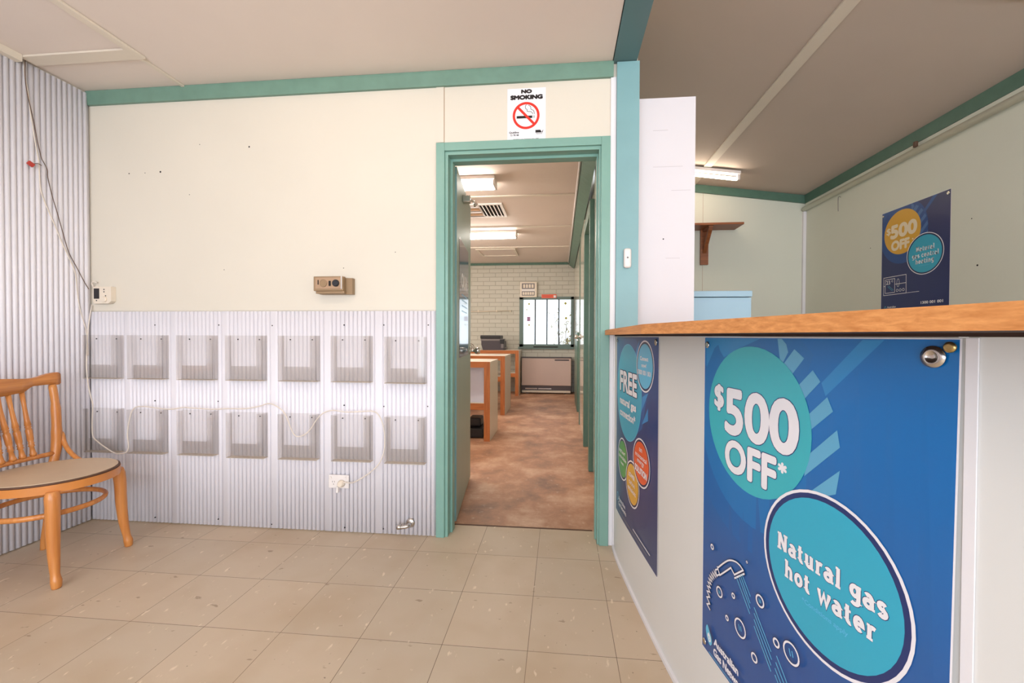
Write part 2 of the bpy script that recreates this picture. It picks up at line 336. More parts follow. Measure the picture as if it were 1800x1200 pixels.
# free standing partition behind the post
o = sbox('partition_panel', mat('partition_white', rgb(220, 214, 218), .5, var=.01), 'tall white partition panel standing behind the teal post', 'partition', .402, .70, 2.245, 2.275, 0, 2.352)
p = hit(1166, 420, 1, 2.245); bm = bmesh.new(); lathe(bm, (p.x, 2.246, p.z), (0, -1, 0), [(.004, 0), (.003, .003)], 10); obj('screw', bm, M_dark, o)
bm = bmesh.new()
for x0, x1, y, s in [(1148, 1174, 228, .4), (1148, 1200, 292, 1), (1170, 1195, 452, 1), (1180, 1214, 333, 1)]:
    a, b = hit(x0, y+2, 1, 2.245), hit(x1, y, 1, 2.245); box(bm, a.x, b.x, 2.2442, 2.245, a.z, a.z+.0018)
obj('scuff_mark', bm, mat('scuff', rgb(190, 182, 184), .6, var=0), o)

# door frame
df = struct(bpy.data.objects.new('door_1', None), 'teal painted timber door frame of the central doorway', 'door frame'); col.objects.link(df)
bm = bmesh.new()
box(bm, -.668, -.622, WY-.018, WY-.0005, 0, 2.132, bev=.002); box(bm, .208, .255, WY-.018, WY-.0005, 0, 2.132, bev=.002)
box(bm, -.622, .208, WY-.018, WY-.0005, 2.088, 2.132, bev=.002)
obj('architrave', bm, M_green, df)
bm = bmesh.new()
box(bm, -.6395, -.606, WY-.004, WB+.01, 0, 2.0995); box(bm, .198, .2175, WY-.004, WB+.01, 0, 2.0995); box(bm, -.606, .198, WY-.004, WB+.01, 2.07, 2.0995)
obj('jamb', bm, M_green, df)
bm = bmesh.new()
box(bm, -.606, -.594, WY+.05, WB-.03, 0, 2.07); box(bm, .190, .198, WY+.05, WB-.03, 0, 2.07); box(bm, -.594, .190, WY+.05, WB-.03, 2.056, 2.07)
obj('door_stop', bm, M_green, df)
sbox('door_threshold', M_chaird, 'dark strip where the beige tiles end in the doorway', 'threshold', DX0+.035, DX1-.033, 2.332, 2.342, -.001, .0025)

# open door leaf (local: x along the leaf, y thickness)
ang = math.atan2(.757, -.085)
dl = thing('door_leaf', 'grey green door standing open into the office, with a long glossy poster', 'door', (-.600, 2.355, 0), ang)
bx('panel', M_doorleaf, dl, 0, .76, 0, .038, .012, 2.075, bev=.002)
bx('edge', M_teal, dl, -.003, 0, .001, .037, .012, 2.075)
bm = bmesh.new(); lathe(bm, (.70, 0, .985), (0, -1, 0), [(.03, 0), (.03, .006), (.012, .01), (.011, .035), (.024, .045), (.028, .062), (.022, .078), (0, .08)], 20)
obj('door_knob', bm, M_chrome, dl)
for z in (.25, 1.05, 1.85):
    bm = bmesh.new(); lathe(bm, (-.006, .040, z-.045), (0, 0, 1), [(.006, 0), (.006, .09)], 10); box(bm, -.004, .02, .036, .0395, z-.045, z+.045); obj('hinge', bm, M_chrome, dl)
bm = bmesh.new(); box(bm, .25, .30, -.05, 0, 1.955, 2.0, bev=.005); tube(bm, [(.275, -.045, 1.98), (.50, -.07, 2.02)], .008, 8); lathe(bm, (.50, -.05, 2.02), (0, -1, 0), [(.022, 0), (.022, .012), (.012, .02)], 16)
obj('door_closer', bm, M_chrome, dl)

# ------------------------------------------------------------ flat print helper
class Print:
    def __init__(s): s.bm = bmesh.new(); s.mats = []; s.l = 0
    def mi(s, m):
        if m not in s.mats: s.mats.append(m)
        return s.mats.index(m)
    def lay(s): s.l += 1; return s.l
    def poly(s, pts, m, l=None):
        l = s.lay() if l is None else l
        f = s.bm.faces.new([s.bm.verts.new((u, v, l)) for u, v in pts]); f.material_index = s.mi(m)
    def ell(s, u, v, a, b, m, n=48, l=None): s.poly([(u+a*math.cos(2*PI*k/n), v+b*math.sin(2*PI*k/n)) for k in range(n)], m, l)
    def ring(s, u, v, a, b, t, m, n=48, a0=0, a1=2*PI):
        l = s.lay(); i = s.mi(m); P = []
        closed = abs(a1-a0-2*PI) < 1e-4; N = n if closed else n+1
        for k in range(N):
            t_ = a0+(a1-a0)*k/n; c, sn = math.cos(t_), math.sin(t_)
            P.append((s.bm.verts.new((u+a*c, v+b*sn, l)), s.bm.verts.new((u+(a-t)*c, v+(b-t)*sn, l))))
        for k in range(n):
            q = P[(k+1) % N]; f = s.bm.faces.new((P[k][0], q[0], q[1], P[k][1])); f.material_index = i
    def line(s, pts, t, m, l=None, cap=False):
        l = s.lay() if l is None else l; i = s.mi(m); pts = [Vector(p) for p in pts]; n = len(pts); P = []
        for k, p in enumerate(pts):
            d0 = (pts[k]-pts[k-1]).normalized() if k else (pts[1]-pts[0]).normalized()
            d1 = (pts[k+1]-pts[k]).normalized() if k < n-1 else d0
            d = (d0+d1); d = d.normalized() if d.length > 1e-4 else d1
            nn = Vector((-d.y, d.x)); s_ = 1/max(.5, abs(nn.dot(Vector((-d0.y, d0.x))))); e = Vector((0, 0))
            if cap and k == 0: e = -d0*t/2
            if cap and k == n-1: e = d0*t/2
            P.append((s.bm.verts.new((*(p+e+nn*t/2*s_), l)), s.bm.verts.new((*(p+e-nn*t/2*s_), l))))
        for k in range(n-1): s.bm.faces.new((P[k][0], P[k+1][0], P[k+1][1], P[k][1])).material_index = i
    def text(s, body, u0, u1, v0, v1, m, bold=.02, outline=None):
        # heavier weights are built from slightly shifted copies of the letters
        c = bpy.data.curves.new('t', 'FONT'); c.body = body; c.resolution_u = 5
        o = bpy.data.objects.new('t', c); col.objects.link(o)
        dg = bpy.context.evaluated_depsgraph_get(); dg.update(); me = bpy.data.meshes.new_from_object(o.evaluated_get(dg))
        X = [v.co.x for v in me.vertices]; Y = [v.co.y for v in me.vertices]
        h = (v1-v0); d = h*bold; k = [] if d == 0 else [(math.cos(a*PI/4), math.sin(a*PI/4)) for a in range(8)]
        ax, bx_, ay, by = min(X), max(X), min(Y), max(Y); su, sv = (u1-u0-2*d)/(bx_-ax), (v1-v0-2*d)/(by-ay)
        def put(dx, dy, l, i):
            vs = [s.bm.verts.new((u0+d+dx+(v.co.x-ax)*su, v1-d+dy-(v.co.y-ay)*sv, l)) for v in me.vertices]
            for p in me.polygons:
                try: s.bm.faces.new([vs[q] for q in p.vertices]).material_index = i
                except ValueError: pass
        if outline:
            l = s.lay(); i = s.mi(outline[0]); e = d+h*outline[1]
            for n, (a, b) in enumerate([(math.cos(a*PI/6), math.sin(a*PI/6)) for a in range(12)]): put(a*e, b*e, l+n*.07, i)
        l = s.lay(); i = s.mi(m); put(0, 0, l, i)
        for n, (a, b) in enumerate(k): put(a*d, b*d, l+(n+1)*.08, i)
        col.objects.unlink(o); bpy.data.objects.remove(o); bpy.data.curves.remove(c); bpy.data.meshes.remove(me)
    def slab(s, body, u0, u1, vbase, xh, m, t=.2, outline=None):
        # heavy slab serif letters drawn as strokes; xh = height of a small x
        if outline: s._slab(body, u0, u1, vbase, xh, outline[0], t+outline[1])
        s._slab(body, u0, u1, vbase, xh, m, t)
    def _slab(s, body, u0, u1, vbase, xh, m, t):
        W = sum(GL[c][0]+.16 for c in body)-.16; sx = (u1-u0)/W/1.0; x = 0; l = s.lay()
        for c in body:
            wd, st = GL[c]
            for q in st:
                pts = [(u0+(x+a)*sx, vbase-b*xh) for a, b in q[1]]
                s.line(pts, t*xh*q[0], m, l)
            x += wd+.16
    def finish(s, name, mapfn, label=None, cat=None, cut=None, parent=None, eps=.0001):
        bm = s.bm
        if cut:
            us = [v.co.x for v in bm.verts]; a = min(us); b = max(us); x = a+cut
            while x < b:
                bmesh.ops.bisect_plane(bm, geom=bm.verts[:]+bm.edges[:]+bm.faces[:], plane_co=(x, 0, 0), plane_no=(1, 0, 0)); x += cut
        for v in bm.verts: v.co = mapfn(v.co.x, v.co.y, .0012+v.co.z*eps)
        o = obj(name, bm, s.mats, parent, fix=False)
        if label: tag(o, label, cat)
        return o
def arc(cx, cy, rx, ry, a0, a1, n=10): return [(cx+rx*math.cos(math.radians(a0+(a1-a0)*k/n)), cy+ry*math.sin(math.radians(a0+(a1-a0)*k/n))) for k in range(n+1)]
SF = .62
GL = {
 ' ': (.35, []),
 'N': (1.0, [(1, [(.2, 0), (.2, 1.4)]), (1.1, [(.2, 1.4), (.82, 0)]), (1, [(.82, 0), (.82, 1.4)]), (SF, [(0, .06), (.42, .06)]), (SF, [(0, 1.34), (.36, 1.34)]), (SF, [(.62, 1.34), (1.02, 1.34)])]),
 'a': (.72, [(1, arc(.32, .3, .24, .24, 0, 360, 16)), (1, [(.54, 0), (.54, .62)]+arc(.32, .62, .22, .28, 0, 140, 8)), (SF, [(.5, .06), (.74, .06)])]),
 't': (.5, [(1, [(.2, 1.3), (.2, .3)]+arc(.38, .3, .18, .22, 180, 300, 6)), (SF, [(0, .92), (.46, .92)])]),
 'u': (.78, [(1, [(.16, .98), (.16, .36)]+arc(.37, .36, .21, .27, 180, 360, 8)), (1, [(.58, 0), (.58, .98)]), (SF, [(0, .93), (.2, .93)]), (SF, [(.42, .93), (.6, .93)]), (SF, [(.54, .06), (.78, .06)])]),
 'r': (.56, [(1, [(.18, 0), (.18, .98)]), (1, arc(.42, .62, .24, .28, 170, 60, 6)), (SF, [(0, .06), (.4, .06)]), (SF, [(0, .93), (.2, .93)])]),
 'l': (.38, [(1, [(.19, 0), (.19, 1.45)]), (SF, [(0, .06), (.38, .06)]), (SF, [(0, 1.4), (.2, 1.4)])]),
 'g': (.76, [(1, arc(.34, .56, .24, .34, 0, 360, 16)), (1, [(.6, .95), (.6, -.1)]+arc(.34, -.1, .26, .24, 0, -140, 8)), (SF, [(.5, .95), (.76, .95)])]),
 's': (.6, [(1, arc(.3, .7, .2, .2, 30, 270, 8)+arc(.3, .28, .22, .22, 90, -150, 8)), ]),
 'h': (.82, [(1, [(.18, 0), (.18, 1.45)]), (1, arc(.4, .6, .22, .28, 180, 0, 8)+[(.62, 0)]), (SF, [(0, .06), (.36, .06)]), (SF, [(.46, .06), (.8, .06)]), (SF, [(0, 1.4), (.2, 1.4)])]),
 'o': (.72, [(1, arc(.36, .48, .26, .4, 0, 360, 18))]),
 'w': (1.05, [(1, [(.1, .95), (.32, .05), (.53, .8), (.74, .05), (.96, .95)]), (SF, [(0, .93), (.26, .93)]), (SF, [(.8, .93), (1.06, .93)])]),
 'e': (.7, [(1, [(.12, .5), (.58, .5)]+arc(.35, .5, .25, .4, 0, 310, 14))]),
 'c': (.66, [(1, arc(.36, .48, .26, .4, 40, 320, 14))]),
 'n': (.82, [(1, [(.18, 0), (.18, .98)]), (1, arc(.4, .6, .22, .28, 180, 0, 8)+[(.62, 0)]), (SF, [(0, .06), (.36, .06)]), (SF, [(.46, .06), (.8, .06)]), (SF, [(0, .93), (.2, .93)])]),
 'i': (.38, [(1, [(.19, 0), (.19, .98)]), (1.1, [(.19, 1.22), (.19, 1.44)]), (SF, [(0, .06), (.38, .06)]), (SF, [(0, .93), (.2, .93)])]),
}
def ink(name, c, rough=.3): return mat(name, c, rough, var=0, coat=.1)
def ink_grad(name, z0, c0, z1, c1):
    m = ink(name, c0); nt = m.node_tree; L = nt.links.new; tc = nt.nodes.new('ShaderNodeTexCoord'); sp = nt.nodes.new('ShaderNodeSeparateXYZ'); L(tc.outputs['Object'], sp.inputs[0])
    mr = nt.nodes.new('ShaderNodeMapRange'); mr.inputs[1].default_value = z0; mr.inputs[2].default_value = z1; L(sp.outputs['Z'], mr.inputs[0])
    mx = nt.nodes.new('ShaderNodeMix'); mx.data_type = 'RGBA'; mx.inputs[6].default_value = c0; mx.inputs[7].default_value = c1; L(mr.outputs[0], mx.inputs[0]); L(mx.outputs[2], nt.nodes['Principled BSDF'].inputs['Base Color']); return m
I_white = ink('ink_white', rgb(240, 236, 240)); I_navy = ink('ink_navy', rgb(34, 52, 108)); I_navyd = ink('ink_navy_dark', rgb(20, 34, 84))
I_teal = ink('ink_teal', rgb(58, 178, 190)); I_cyan = ink('ink_cyan', rgb(52, 170, 200)); I_swirl = ink('ink_swirl', rgb(24, 112, 180)); I_swirl2 = ink('ink_swirl_light', rgb(44, 138, 200))
I_pale = ink('ink_pale_bar', rgb(98, 170, 205)); I_line = ink('ink_line', rgb(96, 190, 226)); I_yel = ink('ink_yellow', rgb(226, 170, 56)); I_org = ink('ink_orange', rgb(232, 92, 44)); I_grn = ink('ink_green', rgb(74, 160, 76))
I_bg2 = ink_grad('ink_poster_blue', .45, rgb(44, 84, 148), .98, rgb(16, 112, 184))
I_bg1 = ink_grad('ink_poster_navy', .5, rgb(38, 58, 108), 1.1, rgb(34, 78, 138))
I_bg3 = ink_grad('ink_poster_deep', 1.3, rgb(28, 42, 98), 2.1, rgb(44, 52, 102))
I_sw3 = ink('ink_swirl_deep', rgb(36, 76, 140)); I_sw3b = ink('ink_swirl_deep_bar', rgb(70, 110, 168)); I_black = ink('ink_black', rgb(24, 20, 22)); I_red = ink('ink_red', rgb(222, 50, 36)); I_grey = ink('ink_grey', rgb(150, 140, 140))
PW, PH, PV = .594, .855, .006

def offer_layout(P, disc, sw, swl, bar, bgm):
    """big round $500 OFF disc with swirl behind it"""
    n = 40
    sw_pts = [(.205+.219*math.cos(a), .20+.238*math.sin(a)) for a in [2*PI*k/n for k in range(n)]]
    P.poly([(min(max(u, .003), PW-.003), max(v, PV+.003)) for u, v in sw_pts], sw)
    P.poly([(.007, PV+.003), (.098, PV+.003), (.05, .035), (.012, .088)], swl)
    P.poly([(.058, PV+.003), (.075, .04), (.092, .057), (.17, .027), (.225, PV+.003)], swl)
    P.poly([(.276, PV+.003), (.288, PV+.003), (.3, .02), (.305, .036), (.286, .067)], bar)
    P.poly([(.393, .112), (.384, .089), (.46, PV+.003), (.495, PV+.003)], swl)
    for q in ([(.276, .080), (.321, .029), (.345, .046), (.300, .098)], [(.320, .112), (.365, .067), (.382, .087), (.330, .142)], [(.345, .164), (.397, .113), (.409, .137), (.350, .192)],
              [(.356, .231), (.418, .168), (.424, .197), (.350, .272)], [(.33, .33), (.425, .237), (.418, .281)]): P.poly(q, bar)
    P.ell(.197, .196, .169, .169, disc)
# --- No smoking sign
P = Print(); P.poly([(0, 0), (.204, 0), (.204, .276), (0, .276)], I_white)
P.text('NO', .073, .131, .006, .028, I_black, .12); P.text('SMOKING', .016, .188, .035, .060, I_black, .11)
P.ring(.1, .144, .0715, .0715, .013, I_red)
P.poly([(.05, .145), (.133, .145), (.133, .158), (.05, .158)], I_black); P.poly([(.137, .145), (.140, .145), (.140, .158), (.137, .158)], I_grey); P.poly([(.143, .145), (.146, .145), (.146, .158), (.143, .158)], I_grey)
sm = smooth_path([(.103, .087, 0), (.096, .094, 0), (.098, .108, 0), (.106, .113, 0), (.106, .122, 0), (.128, .126, 0), (.136, .138, 0)], 5)
P.line([(p.x, p.y) for p in sm], .0025, I_black)
sm = smooth_path([(.112, .091, 0), (.124, .098, 0), (.126, .112, 0), (.140, .120, 0), (.144, .138, 0)], 5); P.line([(p.x, p.y) for p in sm], .0025, I_black)
P.line([(.055, .098), (.143, .190)], .013, I_red)
P.text('Quitline', .010, .062, .226, .238, I_black, .03); P.text('13 78 48', .017, .061, .241, .250, I_black, .03)
P.poly([(.150, .222), (.176, .222), (.184, .236), (.150, .236)], I_black); P.poly([(.184, .232), (.190, .222), (.191, .222), (.187, .238)], I_black); P.text('Victoria', .152, .186, .238, .244, I_black, .0)
P.text('Smoking Law Tobacco Act 1987', .033, .168, .265, .270, I_black, .02)
P.finish('no_smoking_sign', lambda u, v, o: Vector((-.285+u, WY-o, 2.407-v)), 'white NO SMOKING sign with a red crossed-out cigarette above the doorway', 'sign')

# ------------------------------------------------------------ counter
FACE = smooth_path([(.280, 2.40, 0), (.282, 2.186, 0), (.285, 2.05, 0), (.303, 1.86, 0), (.347, 1.50, 0), (.399, 1.178, 0), (.457, .90, 0), (.534, .60, 0), (.625, .30, 0), (.74, -.05, 0), (.90, -.5, 0), (1.1, -1.0, 0), (1.2, -1.2, 0)], 8)
FACE = [p for p in FACE if p.y <= 2.1865]
CUM = [0]
for i in range(1, len(FACE)): CUM.append(CUM[-1]+(FACE[i]-FACE[i-1]).length)
def on_face(s, off=0):
    i = 1
    while i < len(CUM)-1 and CUM[i] < s: i += 1
    t = (s-CUM[i-1])/(CUM[i]-CUM[i-1]); p = FACE[i-1].lerp(FACE[i], t); d = (FACE[i]-FACE[i-1]).normalized(); n = Vector((d.y, -d.x, 0))
    if n.x > 0: n = -n
    return p+n*off
def s_at_y(y):
    for i in range(1, len(FACE)):
        if FACE[i].y <= y: return CUM[i-1]+(FACE[i-1].y-y)/(FACE[i-1].y-FACE[i].y)*(CUM[i]-CUM[i-1])
ct = thing('counter', 'white reception counter with a curved front covered in blue posters', 'counter', (0, 0, 0))
def strip(bm, s0, s1, z0, z1, o0, o1, st=.03, mi=0):
    n = max(1, int((s1-s0)/st)); q = []
    for k in range(n+1):
        s_ = s0+(s1-s0)*k/n; a, b = on_face(s_, o0), on_face(s_, o1)
        q.append([bm.verts.new((a.x, a.y, z0)), bm.verts.new((b.x, b.y, z0)), bm.verts.new((b.x, b.y, z1)), bm.verts.new((a.x, a.y, z1))])
    for k in range(n):
        for j in range(4): f = bm.faces.new((q[k][j], q[k][(j+1) % 4], q[k+1][(j+1) % 4], q[k+1][j])); f.material_index = mi
    bm.faces.new(q[0]); bm.faces.new(q[-1][::-1])
SM = CUM[-1]
bm = bmesh.new(); strip(bm, .002, SM, 0.001, 1.0975, -.02, 0); obj('front_panel', bm, M_counter, ct)
bm = bmesh.new(); strip(bm, .002, SM, 1.098, 1.1030, -.02, -.001); obj('gap_shade_strip', bm, M_undershade, ct)  # dark strip painted in as the shade between panel and countertop
bm = bmesh.new(); strip(bm, .03, SM, .001, .016, .0005, .011); obj('base_trim', bm, M_white, ct)
bm = bmesh.new(); strip(bm, .004, .026, .001, 1.0975, .0005, .006); obj('corner_trim', bm, M_white, ct)
s2 = s_at_y(1.178); bm = bmesh.new(); strip(bm, s2+.598, s2+.611, .001, 1.0965, .0005, .003); obj('joint_strip', bm, M_white, ct)
# inner shelf carcass behind the panel
bm = bmesh.new(); box(bm, .62, .9, 1.0, 2.1, .5, .52); box(bm, .62, .9, 1.0, 2.1, .001, .02); box(bm, .88, .90, 1.0, 2.1, .02, 1.10); obj('inner_shelf', bm, M_counter, ct)
ZU, ZT = 1.1035, 1.1290
edge = smooth_path([(.212, 1.109, 0), (.262, .88, 0), (.310, .70, 0), (.350, .54, 0), (.374, .46, 0), (.392, .385, 0), (.43, .2, 0), (.50, -.1, 0), (.60, -.5, 0), (.70, -.9, 0)], 6)
out = [Vector((.228, 2.135, 0))] + edge + [Vector((1.35, -1.0, 0)), Vector((.96, .3, 0)), Vector((.84, 1.2, 0)), Vector((.80, 2.16, 0)), Vector((.24, 2.160, 0))]
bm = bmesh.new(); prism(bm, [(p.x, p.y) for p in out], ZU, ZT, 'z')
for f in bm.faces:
    if all(abs(v.co.z-ZU) < 1e-5 for v in f.verts): f.material_index = 1  # underside coloured as dark as its shade
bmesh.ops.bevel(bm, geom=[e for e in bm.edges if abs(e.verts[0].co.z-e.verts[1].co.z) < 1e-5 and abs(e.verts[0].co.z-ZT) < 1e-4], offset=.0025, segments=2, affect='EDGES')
tag(obj('countertop', bm, [M_top, M_undershade]), 'long curved honey coloured timber countertop of the reception counter', 'countertop')

def eyelets(par, mp, lst):
    for u, v, r in lst:
        bm = bmesh.new(); c = mp(u, v, .0035); n = (mp(u, v, .01)-mp(u, v, 0)).normalized()
        lathe(bm, c, n, [(r, 0), (r, .001), (r*.8, .0025), (r*.45, .0015)], 20); obj('eyelet', bm, M_chrome, par)
s1 = s_at_y(2.078)
def sheet(P, bgm):
    P.poly([(0, PV), (PW, PV), (PW, PV+PH), (0, PV+PH)], I_white); P.poly([(.0025, PV+.0015), (PW-.0025, PV+.0015), (PW-.0025, PV+PH-.002), (.0025, PV+PH-.002)], bgm)
mp1 = lambda u, v, o: (lambda p: Vector((p.x, p.y, 1.102-v)))(on_face(s1+u, o+.001))
P = Print(); sheet(P, I_bg1)
P.poly([(.003, .015), (.33, .015), (.46, .10), (.47, .25), (.42, .37), (.33, .42), (.003, .30)], ink('ink_swirl_p1', rgb(30, 92, 156)))
for q in ([(.379, .019), (.32, .08), (.348, .102), (.374, .035)], [(.492, .218), (.406, .31), (.42, .244)], [(.489, .277), (.418, .353), (.49, .325)]): P.poly(q, I_swirl2)
P.ell(.219, .253, .196, .214, I_line); P.ell(.219, .253, .193, .211, I_cyan)
def badge(P, u, v, a, b, m):
    P.ell(u, v, a, b, I_white); P.ell(u, v, a-.006, b-.006, I_navyd); P.ell(u, v, a-.014, b-.014, I_line if m is I_cyan else m)
badge(P, .449, .121, .103, .101, I_cyan); badge(P, .141, .573, .09, .097, I_grn); badge(P, .297, .634, .098, .098, I_yel); badge(P, .414, .507, .106, .096, I_org)
P.text('FREE', .084, .357, .163, .259, I_white, .05, outline=(I_navyd, .04))
P.text('natural gas', .087, .348, .285, .330, I_white, .05); P.text('connection*', .089, .338, .338, .375, I_white, .05)
P.text('Connect', .396, .493, .083, .1, I_white, .05); P.text('now!', .415, .472, .11, .126, I_white, .05); P.text('1300 001 001', .368, .524, .137, .156, I_white, .05)
P.text('INSTANT', .08, .19, .535, .55, I_white, .05); P.text('controllable', .072, .208, .558, .575, I_white, .02); P.text('heat', .115, .165, .585, .6, I_white, .02)
P.text('an', .395, .43, .45, .464, I_white, .02); P.text('economical', .345, .485, .474, .492, I_white, .02); P.text('energy', .37, .455, .5, .518, I_white, .02); P.text('SOLUTION', .340, .490, .527, .555, I_white, .06)
P.text('LOWER', .25, .34, .59, .61, I_white, .05); P.text('carbon', .255, .34, .62, .64, I_white, .02); P.text('emissions', .24, .355, .65, .67, I_white, .02)
P.ring(.06, .775, .014, .02, .004, I_line); P.text('Australian', .078, .2, .765, .785, I_white, .02); P.text('Gas Networks', .078, .215, .79, .81, I_white, .02)
P.line([(.32, .815), (.53, .815)], .004, I_white); P.line([(.08, .833), (.5, .833)], .002, I_grey)
p1 = P.finish('natural_gas_poster', mp1, 'narrow-looking blue poster reading FREE natural gas connection, nearest the doorway on the counter front', 'poster', cut=.05)
eyelets(p1, mp1, [(.57, .026, .012), (.02, .026, .008)])

def mp2(u, v, o):
    k = max(0, u/PW)**2*max(0, (v-.05)/.8)*.014
    p = on_face(s2+u, o+.001+k); return Vector((p.x, p.y, 1.102-v))
P = Print(); sheet(P, I_bg2)
P.poly([(max(.003, .20+.262*math.cos(t_/20*PI)), .235+.262*math.sin(t_/20*PI)) for t_ in range(3, 25)], ink('ink_swirl_soft', rgb(28, 98, 168)))
offer_layout(P, I_teal, I_swirl, I_swirl2, I_pale, I_bg2)
OL = (I_navy, .012)
P.text('$', .053, .096, .127, .196, I_white, .045, outline=(I_navy, .03)); P.text('500', .100, .337, .130, .246, I_white, .045, outline=(I_navy, .016))
P.text('OFF', .103, .280, .256, .337, I_white, .05, outline=(I_navy, .022)); P.text('*', .284, .308, .262, .285, I_white, .08)
P.ell(.399, .441, .152, .152, I_white); P.ell(.399, .441, .1465, .1465, I_navy); P.ell(.399, .441, .137, .137, I_cyan)
P.slab('Natural gas', .287, .511, .4405, .0235, I_white, .31, (I_navy, .1)); P.slab('hot water', .308, .494, .4885, .0235, I_white, .31, (I_navy, .1))
P.text('*Conditions apply', .352, .448, .503, .515, I_line, .02)
# shower icon, bubbles, water lines
for th, mm in ((.0065, I_navyd), (.0038, I_white)):
    hs = smooth_path([(.080, .601, 0), (.105, .575, 0), (.127, .556, 0), (.150, .546, 0), (.168, .545, 0), (.181, .550, 0)], 5); P.line([(p.x, p.y) for p in hs], th, mm, cap=True)
    P.line([(.078, .600), (.089, .615), (.135, .570), (.149, .579), (.181, .550)], th, mm, cap=True)
    P.line([(.151, .586), (.185, .556)], th, mm, cap=True); P.line([(.081, .604), (.070, .612), (.075, .624), (.087, .615)], th, mm, cap=True)
    zz = []; hp = smooth_path([(.072, .620, 0), (.058, .634, 0), (.047, .65, 0), (.040, .672, 0), (.037, .70, 0), (.038, .733, 0)], 4)
    for i, p in enumerate(hp):
        d = (hp[min(i+1, len(hp)-1)]-hp[max(0, i-1)]).normalized(); nn = Vector((-d.y, d.x, 0)); q = p+nn*(.007 if i % 2 else -.007); zz.append((q.x, q.y))
    P.line(zz, th, mm, cap=True)
for (a, b) in [((.157, .58), (.207, .635)), ((.166, .572), (.208, .622)), ((.172, .566), (.208, .61)), ((.178, .561), (.209, .594)), ((.222, .652), (.276, .711)), ((.222, .637), (.276, .698)), ((.222, .623), (.278, .684)), ((.222, .61), (.276, .669)),
               ((.288, .708), (.340, .765)), ((.288, .694), (.342, .751)), ((.290, .680), (.344, .738)), ((.292, .665), (.344, .723))]: P.line([a, b], .0022, I_line)
for u, v, r in [(.056, .559, .0075), (.091, .657, .0135), (.149, .630, .0068), (.242, .583, .0135), (.126, .70, .0068), (.177, .689, .021), (.293, .637, .0095), (.228, .719, .0105), (.333, .628, .021), (.20, .52, .003)]:
    P.ring(u, v, r+.0015, r+.0015, .0015, I_navyd, 24); P.ring(u, v, r, r, min(.0038, r*.5), I_white, 24)
    if r > .013: P.line([(u-r*.25, v-r*.3), (u-r*.05, v+r*.3)], .002, I_line); P.line([(u+r*.1, v-r*.3), (u+r*.25, v+r*.2)], .002, I_line)
lg = smooth_path([(.041, .776, 0), (.034, .79, 0), (.040, .81, 0), (.054, .822, 0), (.063, .812, 0), (.061, .798, 0), (.052, .787, 0)], 4, True); P.poly([(p.x, p.y) for p in lg], I_line)
lg = smooth_path([(.047, .793, 0), (.043, .803, 0), (.050, .815, 0), (.058, .810, 0), (.056, .799, 0)], 4, True); P.poly([(p.x, p.y) for p in lg], I_white); P.ring(.051, .806, .004, .005, .0015, I_line, 16)
P.text('Australian', .073, .175, .786, .806, I_white, .05); P.text('Gas Networks', .072, .205, .813, .833, I_white, .05); P.line([(.05, .842), (.30, .842)], .0018, I_line)
P.text('1300 001 001', .375, .555, .745, .765, I_white, .05)
p2 = P.finish('hot_water_poster', mp2, 'large bright blue poster reading $500 OFF and Natural gas hot water on the counter front', 'poster', cut=.05)
eyelets(p2, mp2, [(.018, .027, .009), (.018, .838, .008)])
bm = bmesh.new(); c = mp2(.563, .032, .004); n = (mp2(.563, .032, .01)-mp2(.563, .032, 0)).normalized()
lathe(bm, c, n, [(.0155, 0), (.0155, .002), (.011, .003), (.008, .0045), (.0075, .003), (.002, .002)], 28); obj('washer', bm, M_chrome, p2)
bm = bmesh.new(); c = mp2(.584, .018, .006); lathe(bm, c, n, [(.0075, 0), (.0075, .002), (.005, .004), (.002, .003)], 20); obj('screw', bm, M_brass, p2)

# central heating poster on the far right wall
mp3 = lambda u, v, o: Vector((XR-o, 3.616-u, 2.100-v))
P = Print(); sheet(P, I_bg3); offer_layout(P, I_yel, I_sw3, ink('ink_sw3', rgb(40, 84, 150)), I_sw3b, I_bg3)
I_cr = ink('ink_cream', rgb(240, 222, 190))
P.text('$', .050, .092, .140, .20, I_cr, .03); P.text('500', .088, .335, .125, .236, I_cr, .07); P.text('OFF', .098, .270, .25, .33, I_cr, .07); P.text('*', .29, .305, .265, .28, I_cr, .04)
P.ell(.399, .402, .152, .149, I_white); P.ell(.399, .402, .1465, .1435, I_navyd); P.ell(.399, .402, .137, .134, I_cyan)
P.slab('Natural', .328, .478, .378, .024, I_white, .28); P.slab('gas central', .296, .512, .424, .024, I_white, .28); P.slab('heating', .325, .475, .468, .024, I_white, .28); P.line([(.355, .485), (.44, .485)], .002, I_line)
P.line([(.030, .528), (.245, .528), (.247, .668), (.030, .668), (.030, .528)], .004, I_white, cap=True); P.line([(.046, .545), (.14, .545), (.14, .652), (.046, .652), (.046, .545)], .004, I_white, cap=True)
P.text('23', .055, .095, .555, .585, I_white, .02); P.text('C', .108, .125, .555, .570, I_white, .02); P.line([(.03, .596), (.046, .596)], .004, I_white); P.line([(.145, .59), (.245, .59)], .004, I_white)
P.ring(.172, .582, .013, .032, .003, I_white, 20); P.line([(.07, .60), (.12, .64)], .002, I_line); P.line([(.08, .595), (.13, .635)], .002, I_line)
for k in range(3): P.ring(.165+.029*k, .640, .011, .011, .003, I_white, 16)
P.line([(.252, .668), (.362, .668)], .003, I_white); P.text('1300 001 001', .377, .552, .742, .762, I_white, .05)
P.ring(.052, .770, .010, .013, .003, I_line, 16); P.text('Australian', .070, .155, .757, .772, I_white, .02); P.text('Gas Networks', .070, .180, .776, .79, I_white, .02)
p3 = P.finish('central_heating_poster', mp3, 'dark blue poster with a yellow $500 OFF disc hanging on the far right wall', 'poster')
